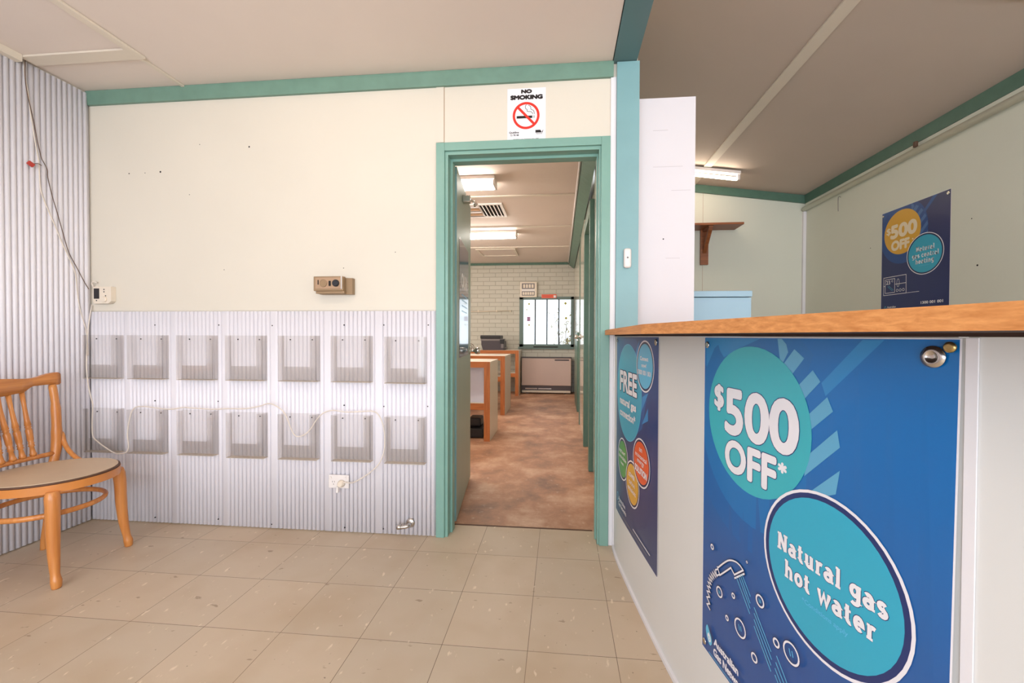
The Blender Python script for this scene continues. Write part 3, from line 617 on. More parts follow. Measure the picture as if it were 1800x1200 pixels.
eyelets(p3, mp3, [(.016, .03, .009), (.575, .03, .012)])
# glossy poster on the door leaf
P = Print(); I_doorp = mat('glossy_print', rgb(70, 104, 138), .12, var=0, coat=.3)
P.poly([(0, 0), (.50, 0), (.50, .74), (0, .74)], I_grey); P.poly([(.008, .004), (.492, .004), (.492, .736), (.008, .736)], I_doorp)
P.text('OUR', .10, .42, .20, .30, I_white, .05)
for k in range(4): P.line([(.12, .34+k*.035), (.40, .34+k*.035)], .008, I_pale)
P.finish('door_poster', lambda u, v, o: Vector((.10+u, -o, 1.70-v)), parent=dl)
bpy.data.objects['door_poster']['label'] = 'glossy blue poster with white lettering'

# ------------------------------------------------------------ brochure holders
cols_ = [-2.773, -2.478, -2.170, -1.865, -1.556, -1.247, -.942]
names = ['in the corner by the left wall', 'second from the left corner', 'third from the left corner', 'fourth, in the middle of the row', 'third from the doorway', 'second from the doorway', 'nearest the doorway']
def holder(label, x, z0, h=.252, wd=.222):
    # front is an upright U: full height side strips with a low middle
    o = thing('brochure_holder', label, 'brochure holder', (x, 0, z0), 0, 'clear brochure holders on the corrugated panel')
    yb, yf, t = WY-.0165, WY-.058, .0025
    bm = bmesh.new(); box(bm, 0, wd, yb-t, yb, 0, h); obj('back_plate', bm, M_acr, o)
    bm = bmesh.new(); prism(bm, [(0, 0), (wd, 0), (wd, h), (wd-.036, h), (wd-.036, .082), (.036, .082), (.036, h), (0, h)], yf, yf+t, 'y'); obj('front_plate', bm, M_acrf, o)
    bm = bmesh.new(); box(bm, 0, wd, yf+t, yb-t, 0, t); obj('base_plate', bm, M_acrb, o)
    for a in (0, wd-t): bm = bmesh.new(); box(bm, a, a+t, yf+t, yb-t, t, h); obj('side_plate', bm, M_acr, o)
    for a in (.048, wd-.045):
        bm = bmesh.new(); lathe(bm, (a, yb-t, h-.022), (0, -1, 0), [(.0035, 0), (.0035, .002), (.0015, .003)], 8); obj('screw', bm, M_dark, o)
    return o
M_acrb = clear('dusty_acrylic', (.9, .88, .85, 1), .6, .03, dcol=(.80, .70, .58, 1))
hx = [[-2.752, -2.466, -2.160, -1.862, -1.548, -1.243, -.940], [-2.752, -2.472, -2.160, -1.860, -1.552, -1.243, -.942]]
for r, (zb, rn) in enumerate([(.842, 'upper'), (.415, 'lower')]):
    for k in range(7):
        holder('clear acrylic brochure holder in the %s row, %s' % (rn, names[k]), hx[r][k], zb+(-.003*(k == 6))-(.006 if r and k > 2 else 0))

# ------------------------------------------------------------ small things on the doorway wall
t = thing('thermostat', 'broken cream wall thermostat hanging beside the left corner', 'thermostat', (-2.735, WY, 1.277))
bm = bmesh.new(); prism(bm, [(.022, .012), (.03, 0), (.118, 0), (.138, .014), (.138, .098), (.022, .098)], -.028, -.001, 'y'); obj('housing', bm, M_cream, t)
bx('display_opening', M_black, t, .028, .062, -.0295, -.0275, .028, .088)
bx('back_plate', M_cream, t, 0, .03, -.006, -.001, 0, .105)
bm = bmesh.new(); lathe(bm, (.095, -.027, .024), (0, -1, 0), [(.017, 0), (.017, .006), (.014, .009)], 20); obj('dial', bm, M_cream, t)
for x, z in [(.093, .082), (.093, .068), (.103, .045), (.044, .018)]:
    bm = bmesh.new(); lathe(bm, (x, -.0275, z), (0, -1, 0), [(.004, 0), (.003, .002)], 10); obj('button_hole', bm, M_black, t)
bm = bmesh.new(); tube(bm, smooth_path([(.004, -.008, .09), (.006, -.02, .118), (.018, -.022, .128), (.03, -.012, .122)], 4), .004, 8); obj('cable_loop', bm, M_cord, t)

t = thing('control_box', 'brown plastic control box with two round dials on the wall', 'control box', (-1.338, WY, 1.322))
bm = bmesh.new(); prism(bm, [(.008, .006), (.018, 0), (.205, 0), (.205, .088), (.008, .092)], -.03, -.001, 'y'); obj('base', bm, M_brownp, t)
bm = bmesh.new(); box(bm, 0, .168, -.06, -.03, .016, .095, bev=.003); box(bm, .01, .172, -.055, -.03, .002, .016, bev=.002); obj('cover', bm, M_brownp, t)
bx('face_plate', M_brownf, t, .012, .155, -.062, -.0595, .028, .088)
bm = bmesh.new(); lathe(bm, (.058, -.061, .057), (0, -1, 0), [(.021, 0), (.021, .004), (.019, .005), (.018, .002)], 24); obj('dial', bm, M_brownp, t)
bm = bmesh.new(); lathe(bm, (.130, -.061, .057), (0, -1, 0), [(.019, 0), (.019, .008), (.015, .012)], 14, smooth=False); obj('knob', bm, M_black, t)
bx('switch', M_dark, t, .089, .101, -.066, -.062, .042, .070, bev=.002)
bx('slider', M_dark, t, .027, .031, -.065, -.062, .05, .075)
bx('slot_line', M_dark, t, .012, .160, -.0565, -.055, .016, .0185)
bx('clip', M_whitep, t, .158, .162, -.064, -.0598, .026, .094)

t = thing('power_outlet', 'cream double power outlet low on the corrugated panel', 'power outlet', (-1.275, WY-.0152, .252))
bm = bmesh.new(); box(bm, 0, .117, -.012, -.001, 0, .073, bev=.003); obj('plate', bm, M_whitep, t)
for x in (.012, .100): bm = bmesh.new(); box(bm, x-.006, x+.006, -.017, -.012, .052, .064, bev=.001); obj('switch', bm, M_whitep, t)
bm = bmesh.new()
for a, b, rot in [(.024, .036, .5), (.036, .036, -.5), (.030, .022, 0)]: box(bm, a-.0012, a+.0012, -.0128, -.0119, b-.004, b+.004)
obj('socket_slots', bm, M_greyp, t)
px_, py_, pz_ = -1.275, WY-.0152, .252; t = plug = thing('power_lead', 'thin white power lead looping across the brochure holders to its plug in the outlet', 'power cord')
bm = bmesh.new(); lathe(bm, (px_+.078, py_-.0125, pz_+.028), (0, -1, 0), [(.020, 0), (.020, .008), (.015, .022), (.010, .027)], 20); obj('plug_body', bm, M_cream, t)
bm = bmesh.new(); box(bm, px_+.052, px_+.064, py_-.028, py_-.013, pz_-.022, pz_+.012, bev=.003); obj('cable_tie', bm, M_whitep, t)

cpx = [(600, 850), (612, 851), (625, 846), (648, 832), (668, 812), (676, 785), (675, 755), (668, 733), (657, 723), (635, 723), (608, 724), (585, 721), (568, 726), (556, 738), (545, 755), (533, 765), (520, 766), (511, 752), (504, 733), (494, 719), (474, 709), (455, 714), (430, 718), (400, 718), (372, 719), (340, 717), (322, 716), (300, 719), (275, 717), (250, 714), (235, 718), (228, 735), (224, 762), (226, 785), (221, 795), (205, 797), (188, 788), (172, 776), (163, 765), (162, 735), (163, 712), (158, 690), (154, 668), (152, 640)]
pts = []
for i, (x, y) in enumerate(cpx):
    q = hit(x, y, 1, WY-.066); pts.append(q if i > 1 else Vector((q.x, WY-.045, q.z)))
pts += [Vector((-2.74, WY-.04, 1.03)), Vector((-2.742, WY-.03, 1.15)), Vector((-2.738, WY-.016, 1.268))]
bm = bmesh.new(); tube(bm, smooth_path(pts, 4), .0032, 8); plug.location = (0, 0, 0); obj('cord', bm, M_cord, plug)
# chrome pipe elbow by the skirting
p = hit(722, 918, 1, WY-.01); t = thing('pipe_elbow', 'short chrome pipe elbow near the floor beside the door frame', 'pipe', (p.x, WY-.012, p.z))
bm = bmesh.new(); lathe(bm, (0, 0, 0), (0, -1, 0), [(.026, 0), (.026, .003), (.018, .008), (.012, .010)], 24); obj('flange', bm, M_chrome, t)
bm = bmesh.new(); tube(bm, smooth_path([(0, -.006, 0), (0, -.03, -.001), (-.012, -.04, -.004), (-.045, -.042, -.008)], 5), .0105, 14); lathe(bm, (-.036, -.042, -.006), (-1, 0, -.1), [(.013, 0), (.013, .022), (.0105, .024)], 16); obj('elbow', bm, M_chrome, t)
# door bell push on the post
p0, p1_ = hit(1096, 437, 1, 2.165), hit(1109, 471, 1, 2.165)
t = thing('push_button', 'slim white push button on the teal post', 'button', ((p0.x+p1_.x)/2, 2.167, (p0.z+p1_.z)/2))
bx('housing', M_whitep, t, -.019, .019, -.018, 0, -.05, .05, bev=.012, seg=3)
bm = bmesh.new(); lathe(bm, (.0, -.018, .002), (0, -1, 0), [(.005, 0), (.004, .0015)], 12); obj('button', bm, M_greyp, t)

# cables on the left wall
def lw(pxs, x): return [hit(a, b, 0, x) for a, b in pxs]
bm = bmesh.new(); tube(bm, smooth_path(lw([(44, 104), (44, 135), (48, 165), (55, 195), (61, 222), (66, 250), (73, 278), (76, 284), (83, 298), (84, 312), (92, 345), (100, 372), (108, 400), (115, 425), (122, 446), (136, 472), (148, 495), (156, 508)], XL+.022), 4), .0018, 7)
tag(obj('brown_wire', bm, M_wire), 'thin brown wire hanging down the left corrugated wall to the thermostat', 'wire')
bm = bmesh.new(); tube(bm, smooth_path(lw([(43, 100), (43, 130), (49, 160), (53, 195), (58, 225), (64, 262), (68, 285), (70, 320), (73, 340), (84, 368), (98, 400), (108, 425), (120, 450), (132, 480), (136, 515), (141, 545), (150, 575), (154, 600), (155, 625)], XL+.018), 4), .0030, 7, squash=.6)
tag(obj('flat_cable', bm, M_cord), 'flat white cable drooping down the left corrugated wall', 'cable')
p = hit(54, 288, 0, XL+.03); t = thing('cable_plug', 'small red cable plug hanging on the left corrugated wall', 'plug', p)
bm = bmesh.new(); box(bm, -.006, .006, -.013, .013, -.010, .010, bev=.002); bmesh.ops.rotate(bm, verts=bm.verts, cent=(0, 0, 0), matrix=Matrix.Rotation(-.5, 3, 'X')); obj('plug_body', bm, M_red, t)
bm = bmesh.new(); tube(bm, smooth_path([(0, .012, .006), (0, .03, .014), (0, .045, .010)], 4), .0018, 6); obj('lead', bm, M_wire, t)

# ------------------------------------------------------------ bentwood chair (faces local +x)
ch = thing('bentwood_chair', 'orange bentwood chair with a round beige seat and spindle back in the left corner', 'chair', (-2.393, 1.713, 0), math.radians(10.3))
bm = bmesh.new(); n = 40; poly = [(.010+.240*math.cos(2*PI*k/n), .008+.220*math.sin(2*PI*k/n)) for k in range(n)]
prism(bm, poly, .404, .440, 'z', smooth_side=True); bmesh.ops.bevel(bm, geom=[e for e in bm.edges if abs(e.verts[0].co.z-e.verts[1].co.z) < 1e-5], offset=.006, segments=2, affect='EDGES'); obj('seat_rim', bm, mat('seat_rim_wood', rgb(208, 132, 64), .35, var=.06, vscale=18, coat=.2), ch)
bm = bmesh.new(); prism(bm, [(.010+.238*math.cos(2*PI*k/n), .008+.218*math.sin(2*PI*k/n)) for k in range(n)], .440, .448, 'z', smooth_side=True); obj('seat_edge', bm, M_chaird, ch)
bm = bmesh.new(); prism(bm, [(.008+.232*math.cos(2*PI*k/n), .008+.212*math.sin(2*PI*k/n)) for k in range(n)], .448, .452, 'z', smooth_side=True); obj('seat', bm, M_seat, ch)
for s in (-1, 1):
    bm = bmesh.new(); tube(bm, smooth_path([(.170, s*.160, .412), (.172, s*.163, .385), (.176, s*.166, .33), (.178, s*.168, .24), (.184, s*.172, .14), (.194, s*.178, .06), (.200, s*.180, .03), (.202, s*.181, .0)], 4),
         [r for a, b in zip([.020, .0255, .024, .023, .020, .0155, .019], [.0255, .024, .023, .020, .0155, .019, .016]) for r in [a+(b-a)*k/4 for k in range(4)]]+[.014], 14); obj('leg', bm, M_chair, ch)
    bm = bmesh.new(); tube(bm, smooth_path([(-.200, s*.180, .0), (-.196, s*.180, .05), (-.176, s*.184, .22), (-.180, s*.205, .40), (-.186, s*.232, .50), (-.189, s*.238, .62), (-.196, s*.240, .74), (-.206, s*.236, .835)], 4),
         [.014]*4+[.015]*4+[.018]*4+[.019]*4+[.021]*4+[.019]*4+[.016]*4+[.014], 14); obj('back_leg', bm, M_chair, ch)
    bm = bmesh.new(); tube(bm, smooth_path([(-.190, s*.252, .585), (-.178, s*.254, .57), (-.165, s*.250, .53), (-.135, s*.240, .49), (-.085, s*.224, .455), (-.045, s*.214, .437)], 4), .0105, 10); obj('brace', bm, M_chair, ch)
def curve_back(y): return -.208-.012*(1-(y/.27)**2)
bm = bmesh.new(); T = []
for k in range(65):
    y = -.272+.544*k/64; a = abs(y)
    def mixp(tab):
        for (a0, v0), (a1, v1) in zip(tab, tab[1:]):
            if a <= a1: q = (a-a0)/(a1-a0); q = q*q*(3-2*q); return v0+(v1-v0)*q
        return tab[-1][1]
    top = mixp([(0, .887), (.14, .877), (.245, .897), (.26, .898), (.273, .888)]); bot = mixp([(0, .804), (.095, .810), (.150, .838), (.20, .838), (.262, .832), (.273, .840)])
    x = curve_back(y); T.append([bm.verts.new((x-.011, y, bot)), bm.verts.new((x+.011, y, bot)), bm.verts.new((x+.009, y, top)), bm.verts.new((x-.009, y, top))])
for k in range(64):
    for j in range(4): bm.faces.new((T[k][j], T[k][(j+1) % 4], T[k+1][(j+1) % 4], T[k+1][j])).smooth = j in (1, 3)
bm.faces.new(T[0]); bm.faces.new(T[-1]); obj('crest_rail', bm, wood('chair_wood_rail', rgb(190, 112, 50), rgb(218, 146, 78), .35, 'Y', .6, .25), ch)
bm = bmesh.new(); tube(bm, [(-.185-.012*(1-(y/.22)**2), y, .487-.006*abs(y)/.2) for y in [-.22+.44*k/16 for k in range(17)]], .0115, 10, squash=1.0); obj('lower_rail', bm, M_chair, ch)
for yt, yb in [(.105, .130), (.047, .083), (.002, .042), (-.002, -.002), (-.047, -.042), (-.105, -.083), (-.13, -.13)][:3]+[(-.030, -.006), (-.062, -.048), (-.100, -.092)]:
    a, b = Vector((curve_back(yt), yt, .818)), Vector((-.193, yb, .492)); bm = bmesh.new(); prof = [(0, .010), (.25, .008), (.45, .010), (.52, .0125), (.535, .009), (.55, .013), (.565, .009), (.60, .013), (.74, .012), (.79, .009), (.80, .0125), (.82, .009), (.84, .0125), (.86, .008), (.95, .011), (.97, .014), (1, .010)]
    tube(bm, [a.lerp(b, t_) for t_, r in prof], [r for t_, r in prof], 12); obj('spindle', bm, M_chair, ch)
bm = bmesh.new(); rp = [(.0+.192*math.cos(2*PI*k/36), .186*math.sin(2*PI*k/36), .300) for k in range(37)]; tube(bm, rp, .0095, 10, caps=False, squash=1.25); obj('stretcher_ring', bm, M_chair, ch)

# ------------------------------------------------------------ counter area things
t = thing('storage_cabinet', 'pale blue metal cabinet standing behind the counter', 'cabinet', (0, 0, 0))
bx('body', M_blue, t, .672, 1.145, 2.60, 3.20, .03, 1.334, bev=.003); bx('top_panel', M_blue, t, .668, 1.149, 2.596, 3.204, 1.338, 1.374, bev=.003); bx('plinth', M_greyp, t, .69, 1.13, 2.62, 3.18, -.001, .03)
t = thing('wall_shelf', 'brown timber shelf on a bracket high on the rear wall', 'shelf', (0, 0, 0))
bx('board', M_shelf, t, .95, 1.877, 4.44, 4.678, 2.254, 2.276, bev=.002)
for xb in (1.515, 1.02):
    bm = bmesh.new(); box(bm, xb, xb+.082, 4.648, 4.678, 1.877, 2.254, bev=.003); obj('bracket_leg', bm, M_shelf, t)
    bm = bmesh.new(); box(bm, xb+.02, xb+.062, 4.46, 4.648, 2.228, 2.254, bev=.002); obj('bracket_arm', bm, M_shelf, t)
    bm = bmesh.new(); prism(bm, [(4.648, 2.0), (4.648, 2.05), (4.50, 2.228), (4.47, 2.228), (4.47, 2.21)], xb+.022, xb+.058, 'x'); obj('bracket_brace', bm, M_shelf, t)
def fluoro(name, label, x0, x1, y, zf, m, parentless=True, drop=.05, wd=.06, group=None):
    t = thing(name, label, 'light', (0, 0, 0), 0, group); z0, z1 = zf(x0), zf(x1)
    bm = bmesh.new(); prism(bm, [(x0, z0-.03), (x1, z1-.03), (x1, z1-.001), (x0, z0-.001)], y-wd/2, y+wd/2, 'y'); obj('housing', bm, M_whitep, t)
    bm = bmesh.new(); tube(bm, [(x0+.03, y-.005, z0-.03-drop+.01), (x1-.03, y-.005, z1-.03-drop+.01)], .016, 12); obj('tube', bm, m, t)
    for x, z in ((x0, z0), (x1, z1)): bm = bmesh.new(); a = min(x, x+(.025 if x == x0 else -.025)); box(bm, a, a+.025, y-.018, y+.012, z-.03-drop-.002, z-.028, bev=.003); obj('tube_holder', bm, M_whitep, t)
    return t
fluoro('fluorescent_light', 'bare fluorescent tube light on the sloping ceiling above the rear shelf', .46, 1.735, 4.22, lambda x: zc(x)-.013, emis('lit_tube_rear', TUBE_W, 22))
bm = bmesh.new(); p = hit(1620, 243, 0, XR); box(bm, XR-.05, XR-.03, p.y-.012, p.y+.012, 2.476, 2.516, bev=.003); tag(obj('cable_bracket', bm, M_wire), 'small dark bracket under the right cornice', 'bracket')
p = hit(1466, 348, 0, XR-.06); bm = bmesh.new(); tube(bm, smooth_path([(XR, p.y, 2.40), (XR-.02, p.y, 2.405), (XR-.024, p.y, 2.36), (XR-.022, p.y, 2.27)], 3), .0025, 6); tag(obj('wall_hook', bm, M_greyp), 'thin hanging wire hook high on the far right wall', 'hook')
for x, y, s in [(1708, 384, 1.5), (1718, 466, 2.5), (1530, 436, 1.6)]:
    p = hit(x, y, 0, XR); bm = bmesh.new(); lathe(bm, (XR+.001, p.y, p.z), (-1, 0, 0), [(.003*s, 0), (.002*s, .002)], 8); obj('nail_hole', bm, M_dark, bpy.data.objects['wall_right'])

# ------------------------------------------------------------ office beyond the doorway
YB = 8.1
bm = bmesh.new(); WX0, WX1, WZ0, WZ1 = -.80, .262, .88, 1.865
box(bm, -3.4, WX0, YB, YB+.23, 0, 2.62); box(bm, WX1, .4, YB, YB+.23, 0, 2.62); box(bm, WX0, WX1, YB, YB+.23, 0, WZ0); box(bm, WX0, WX1, YB, YB+.23, WZ1, 2.62)
struct(obj('wall_office_back', bm, M_brick), 'cream painted brick wall at the far end of the office')
sbox('wall_office_left', M_wall, 'cream wall on the left of the office', 'wall', -3.5, -3.4, WB, YB+.2, 0, 2.62)
sbox('trim_13', M_dkgreen, 'dark green cornice above the brick wall', 'cornice', -3.38, .16, YB-.03, YB-.001, 2.49, 2.534)
bm = bmesh.new(); prism(bm, [(.170, 2.47), (.262, 2.40), (.262, 2.534), (.170, 2.534)], WB+.02, YB-.04, 'y'); struct(obj('trim_14', bm, M_dkgreen), 'dark green boxed cornice on the right of the office ceiling', 'cornice')
bm = bmesh.new(); tube(bm, [(.155, WB+.03, 2.52), (.155, YB-.04, 2.52)], .011, 8); tag(obj('ceiling_conduit', bm, M_whitep), 'thin white conduit along the right edge of the office ceiling', 'conduit')
for k, y in enumerate((4.21, 5.41, 6.63)): sbox('trim_%d' % (15+k), M_batten, ['nearest', 'middle', 'farthest'][k]+' cream batten crossing the office ceiling', 'batten', -3.38, .14, y-.018, y+.018, 2.522, 2.534)
# door frames and door on the right wall of the office
bm = bmesh.new(); box(bm, .235, .299, 4.12, 4.2, 0, 2.2); box(bm, .235, .299, 3.365, 3.44, 0, 2.2); box(bm, .235, .299, 3.44, 4.12, 2.1, 2.2); d2 = struct(obj('door_2', bm, M_dkgreen), 'dark teal frame of the side door nearest the doorway', 'door frame')
bx('door_panel', M_doorgl, d2, .28, .2995, 3.44, 4.12, 0, 2.1)
t = thing('side_door', 'glossy cream side door with a chrome lever on the right office wall', 'door', (0, 0, 0))
bx('panel', M_doorgl, t, .244, .2695, 4.32, 5.12, .01, 2.3, bev=.002)
bm = bmesh.new(); lathe(bm, (.244, 4.95, 1.09), (-1, 0, 0), [(.03, 0), (.03, .008), (.012, .012), (.012, .035), (.026, .045), (.026, .06), (.015, .07)], 18); box(bm, .195, .21, 4.82, 4.96, 1.04, 1.065, bev=.004); obj('door_handle', bm, M_chrome, t)
bx('frame', M_dkgreen, t, .238, .2695, 5.14, 5.22, 0, 2.34)
sbox('trim_18', M_dkgreen, 'dark green skirting on the far right of the office wall', 'trim', .248, .2695, 6.0, 6.95, 0, 1.15)
bm = bmesh.new(); p = (.269, 4.45, .22); box(bm, .262, .2695, 4.28, 4.31, .30, .40, bev=.002); tag(obj('wall_socket', bm, M_whitep), 'small white socket low on the right office wall', 'power outlet')

wn = struct(bpy.data.objects.new('window_1', None), 'bright barred window in the brick wall at the end of the office', 'window'); col.objects.link(wn)
bm = bmesh.new(); yf = YB-.02
box(bm, WX0, WX0+.075, yf, YB+.1, WZ0, WZ1); box(bm, WX1-.055, WX1, yf, YB+.1, WZ0, WZ1); box(bm, WX0, WX1, yf, YB+.1, WZ0, WZ0+.055); box(bm, WX0, WX1, yf, YB+.1, WZ1-.05, WZ1); box(bm, WX0-.02, WX1+.006, YB-.05, YB-.0005, WZ0-.035, WZ0+.004)
obj('window_frame', bm, M_frame, wn)
gx0, gx1, gz0, gz1 = WX0+.075, WX1-.055, WZ0+.055, WZ1-.05
for k in range(1, 4): xk = gx0+(gx1-gx0)*k/4; bx('window_bar', M_bar, wn, xk-.013, xk+.013, YB+.01, YB+.03, gz0, gz1)
bx('pane', M_glass, wn, gx0, gx1, YB+.04, YB+.044, gz0, gz1)
bx('sill_catch', M_dark, wn, -.52, -.04, YB-.06, YB-.051, .875, .893)
for x, y, r in [(930, 534, .02), (926, 544, .012), (930, 571, .018), (994, 533, .024), (995, 559, .024), (993, 545, .008)]:
    p = hit(x, y, 1, YB+.036); bm = bmesh.new(); lathe(bm, (p.x, YB+.0395, p.z), (0, -1, 0), [(r, 0), (r, .001)], 16); o = obj('window_sticker', bm, mat('sticker_%d' % x, rgb(176, 168, 60), .5, var=0), wn)
p = hit(929, 560, 1, YB+.036); bx('window_notice', mat('notice_lilac', rgb(176, 130, 170), .5, var=0), wn, p.x-.03, p.x+.035, YB+.037, YB+.0395, p.z-.05, p.z+.04)

t = thing('meter_box', 'cream framed switchboard box on the brick wall above the window', 'switchboard', (-.785, YB, 1.855))
bm = bmesh.new(); box(bm, 0, .33, -.06, -.0005, .0, .30, bev=.004); obj('box', bm, M_cream, t)
bx('inner_panel', M_greyp, t, .035, .285, -.062, -.0602, .03, .27)
bx('label_strip', M_whitep, t, .035, .285, -.0635, -.0622, .115, .16)
for k in range(5): bx('breaker', M_cream, t, .05+k*.046, .088+k*.046, -.068, -.0622, .045, .10)
for k in range(4): bx('breaker', M_cream, t, .06+k*.055, .10+k*.055, -.068, -.0622, .18, .25)
P = Print(); P.poly([(0, 0), (.29, 0), (.29, .075), (0, .075)], I_red if False else I_org); P.poly([(.235, .02), (.28, .02), (.28, .065), (.235, .065)], I_white); P.line([(.02, .03), (.21, .03)], .012, I_red); P.line([(.03, .052), (.2, .052)], .008, I_red)
P.finish('warning_sign', lambda u, v, o: Vector((-.366+u, YB-.024-o, 1.912-v)), 'small orange red sign on top of the office window frame', 'sign')
bx('backing', M_whitep, bpy.data.objects['warning_sign'], -.366, -.076, YB-.0245, YB-.0205, 1.837, 1.912)
bm = bmesh.new(); tube(bm, [(-1.9, YB-.035, 1.575), (-.965, YB-.035, 1.592)], .009, 8)
rl = tag(obj('wall_rail', bm, M_cream), 'thin cream rail fixed to the brick wall left of the window', 'rail')
for x in (-1.62, -1.25, -.98): bx('rail_bracket', M_cream, rl, x-.012, x+.012, YB-.042, YB-.001, 1.565, 1.605)
# heater
t = thing('gas_heater', 'wide beige wall heater standing below the office window', 'heater', (0, 0, 0)); hy = 7.82
bx('casing', M_heat, t, -.727, .21, hy, YB-.02, .155, .675, bev=.008)
bx('top_edge', M_heatd, t, -.735, .218, hy-.006, YB-.02, .677, .690, bev=.003)
bm = bmesh.new(); box(bm, -.727, .21, hy+.02, YB-.02, .062, .154); obj('grille_recess', bm, M_heatd, t)
bx('louvre', M_chrome, t, -.66, -.43, hy+.01, hy+.02, .085, .105); bx('louvre', M_chrome, t, -.41, -.16, hy+.01, hy+.02, .085, .105)
bx('kick_strip', M_lam, t, -.715, .2, hy-.004, hy+.05, .022, .061, bev=.003)
for x in (-.62, .10): bx('foot', M_black, t, x-.02, x+.02, hy+.02, hy+.10, -.0015, .021)
bx('control_lid', M_heatd, t, -.10, .17, hy-.005, hy-.0005, .63, .655, bev=.001)
# desks
def desk(label, y0, y1, shelf_z, x1, ztop, board):
    t = thing('workbench', label, 'desk', (0, 0, 0), 0, 'timber edged workbenches in the office'); x0 = -2.6
    bx('worktop', M_lam, t, x0, x1, y0+.004, y1, ztop-.035, ztop, bev=.001)
    bx('front_edge', wood_x, t, x0, x1-.066, y0-.002, y0+.003, ztop-.062, ztop-.001)
    bm = bmesh.new(); box(bm, x1-.066, x1-.002, y0, y1, -.0015, ztop-.036); obj('end_panel', bm, M_lam, t)
    bx('end_post', M_desk, t, x1-.066, x1-.003, y0-.006, y0-.0005, -.0015, ztop-.001)
    bx('shelf', M_lam, t, x0, x1-.067, y0+.03, y1-.02, shelf_z-.025, shelf_z); bx('shelf_edge', wood_x, t, x0, x1-.067, y0+.022, y0+.029, shelf_z-.07, shelf_z-.002)
    if board: bx('modesty_board', M_lilac, t, x0, x1-.067, y0+.08, y0+.095, shelf_z+.001, ztop-.036)
    bx('far_end_panel', M_lam, t, x0-.03, x0-.001, y0, y1, -.0015, ztop-.036)
    return t
wood_x = wood('desk_timber_rail', rgb(160, 88, 42), rgb(200, 122, 66), .4, 'X', 1)
desk('nearest timber edged workbench, behind the open door', 4.226, 4.757, .39, -.720, .828, True)
desk('middle timber edged workbench in the office', 5.648, 6.308, .53, -.755, .820, False)
desk('farthest timber edged workbench against the brick wall with a printer', 7.498, 8.05, .41, -.751, .832, False)
bm = bmesh.new(); box(bm, -1.5, -.82, 4.35, 4.70, 0, .10, bev=.01); box(bm, -1.0, -.86, 4.42, 4.62, .10, .20, bev=.02); tag(obj('black_equipment', bm, M_black), 'black box lying on the floor under the nearest workbench', 'box')
t = thing('printer', 'black multifunction printer on the farthest workbench', 'printer', (-1.46, 7.56, .8325))
bm = bmesh.new(); prism(bm, [(0.03, 0), (.42, 0), (.42, .17), (0, .17), (0, .10)], 0, .38, 'y'); obj('body', bm, mat('printer_grey', rgb(70, 62, 68), .4, var=.02), t)
bx('scanner_lid', M_black, t, -.02, .36, -.01, .36, .21, .275, bev=.012); bx('scanner_bed', M_greyp, t, -.01, .40, -.012, .37, .171, .209, bev=.004)
bx('control_panel', M_black, t, .35, .43, -.03, .02, .12, .20, bev=.004); bx('paper_tray', M_greyp, t, .40, .45, .05, .30, .03, .05); bx('screen', M_greyp, t, .375, .42, -.0325, -.0305, .04, .115)
bm = bmesh.new(); tube(bm, smooth_path([(-1.86, 7.62, .842), (-1.85, 7.60, .93), (-1.76, 7.60, .96), (-1.63, 7.61, .93), (-1.62, 7.63, .85), (-1.72, 7.64, .842), (-1.80, 7.63, .88), (-1.74, 7.62, .93), (-1.65, 7.63, .90), (-1.66, 7.65, .842), (-1.55, 7.66, .842)], 5), .006, 7); tag(obj('coiled_cable', bm, M_wire), 'loosely coiled brown cable beside the printer', 'cable')
# office lights
def diffuser(label, x1, y, m):
    t = thing('diffuser_light', label, 'light', (0, 0, 0), 0, 'lit ceiling lights in the office')
    bx('housing', M_whitep, t, x1-1.25, x1, y-.085, y+.085, 2.502, 2.534, bev=.003); bx('diffuser', m, t, x1-1.24, x1-.02, y-.075, y+.075, 2.452, 2.5015, bev=.012)
    bx('end_cap', M_whitep, t, x1-.018, x1, y-.078, y+.078, 2.448, 2.501, bev=.006); return t
diffuser('wide lit ceiling light just inside the office', -.590, 3.74, M_tubev)
diffuser('farther lit ceiling light halfway down the office', -.600, 5.66, M_tubev)
t = thing('ceiling_vent', 'square white louvred vent in the office ceiling', 'vent', (0, 0, 0))
bm = bmesh.new(); X0, X1, Y0, Y1 = -1.16, -.635, 4.43, 4.92
box(bm, X0, X1, Y0, Y0+.03, 2.52, 2.534); box(bm, X0, X1, Y1-.03, Y1, 2.52, 2.534); box(bm, X0, X0+.03, Y0+.03, Y1-.03, 2.52, 2.534); box(bm, X1-.03, X1, Y0+.03, Y1-.03, 2.52, 2.534); box(bm, X0+.25, X0+.265, Y0+.03, Y1-.03, 2.522, 2.534); obj('frame', bm, M_whitep, t)
bx('dark_duct', M_dark, t, X0+.03, X1-.03, Y0+.03, Y1-.03, 2.5335, 2.5348)
for k in range(5): xk = X0+.285+k*.042; bm = bmesh.new(); prism(bm, [(xk, 2.533), (xk+.004, 2.533), (xk+.024, 2.516), (xk+.020, 2.516)], Y0+.03, Y1-.03, 'y'); obj('louvre', bm, M_whitep, t)
for k in range(4): yk = Y0+.06+k*.095; bx('wide_louvre', mat('vent_tan_%d' % k, rgb(196, 150, 104), .5, var=0) if k % 2 else M_whitep, t, X0+.03, X0+.25, yk, yk+.055, 2.518, 2.532)
t = thing('ceiling_hatch', 'plain framed access hatch at the far end of the office ceiling', 'hatch', (0, 0, 0))
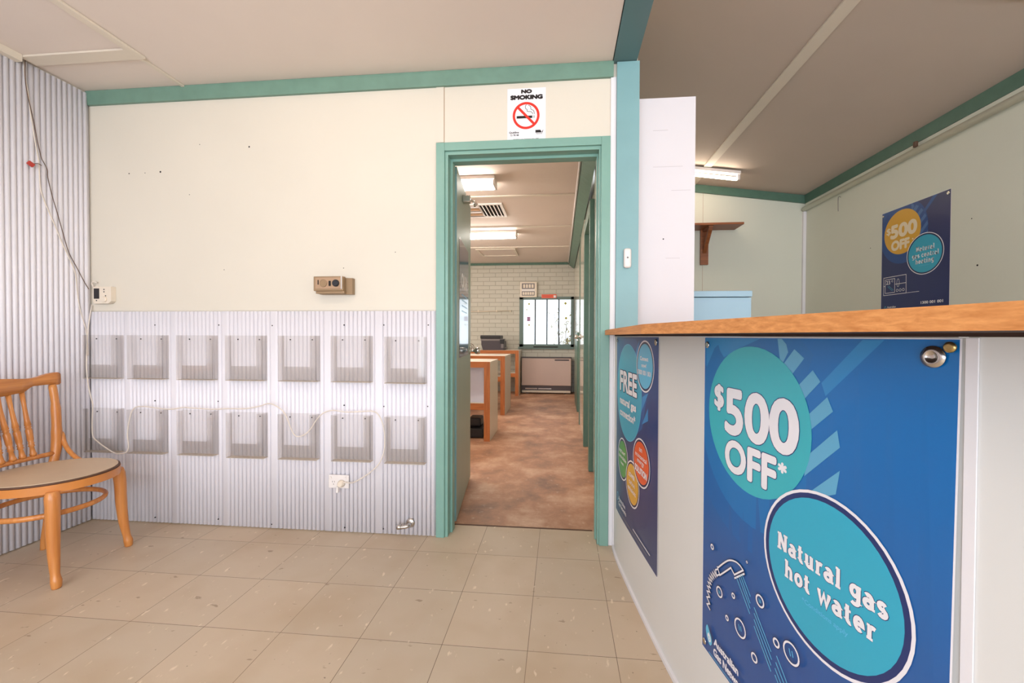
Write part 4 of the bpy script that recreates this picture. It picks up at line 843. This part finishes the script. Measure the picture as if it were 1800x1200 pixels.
bm = bmesh.new(); box(bm, -1.4, -.74, 6.72, 6.76, 2.515, 2.534); box(bm, -1.4, -.74, 7.26, 7.30, 2.515, 2.534); box(bm, -.78, -.74, 6.76, 7.26, 2.515, 2.534); box(bm, -1.4, -1.36, 6.76, 7.26, 2.515, 2.534); obj('frame', bm, M_batten, t); bx('panel', M_ceilr, t, -1.36, -.78, 6.76, 7.26, 2.526, 2.534)

# lights of the waiting area (just above and behind the view)
fluoro('fluorescent_light', 'bare tube light above the waiting area, nearest the doorway wall', -1.78, -.52, 1.02, lambda x: 2.512, M_tubel, drop=.06)
fluoro('fluorescent_light', 'added unseen tube light above the waiting area, nearest the shop window', -1.78, -.52, -1.2, lambda x: 2.512, M_tubel, drop=.06)  # extra tube out of view, added to light the room
fluoro('fluorescent_light', 'added unseen tube light on the sloping ceiling above the service side of the counter', 1.0, 2.2, .3, lambda x: zc(x)-.001, emis('added_tube_service', (1, .97, .92), 85), drop=.06)  # tube added out of view to brighten the counter side

# rear of the shop, behind the camera: shop window and entrance
bm = bmesh.new(); box(bm, XL-.1, XR+.1, -2.82, -2.7, 0, .35); box(bm, XL-.1, XR+.1, -2.82, -2.7, 2.35, 3.0); box(bm, XL-.1, -2.45, -2.82, -2.7, .35, 2.35); box(bm, .65, 1.05, -2.82, -2.7, .35, 2.35); box(bm, 2.45, XR+.1, -2.82, -2.7, .35, 2.35)
struct(obj('wall_front', bm, M_wall), 'front wall of the shop with the street window, behind the camera')

# outside the office window
bm = bmesh.new(); box(bm, -8, 8, 8.34, 24, -.25, -.2); struct(obj('ground', bm, M_ground), 'pale ground outside the office window', 'ground')
bm = bmesh.new(); rnd = random.Random(3); base = Vector((.13, 9.6, -.2))
for k in range(9):
    a = rnd.uniform(0, 2*PI); tip = base+Vector((math.cos(a)*.35, math.sin(a)*.3, 1.1+rnd.random()*1.0)); mid = base.lerp(tip, .5)+Vector((rnd.uniform(-.1, .1), 0, .1)); tube(bm, smooth_path([base, mid, tip], 4), [.012]*4+[.008]*4+[.004], 5)
    for j in range(26):
        c = mid.lerp(tip, rnd.random())+Vector((rnd.uniform(-.14, .14), rnd.uniform(-.14, .14), rnd.uniform(-.12, .12))); d = Vector((rnd.uniform(-1, 1), rnd.uniform(-1, 1), rnd.uniform(-1, 1))).normalized()*.055; e = d.cross(Vector((0, .3, 1))).normalized()*.024
        bm.faces.new([bm.verts.new(c-d), bm.verts.new(c+e), bm.verts.new(c+d), bm.verts.new(c-e)]).material_index = 1
tag(obj('garden_shrub', bm, [M_wire, M_leaf]), 'thin leafy shrub outside the right side of the office window', 'shrub')
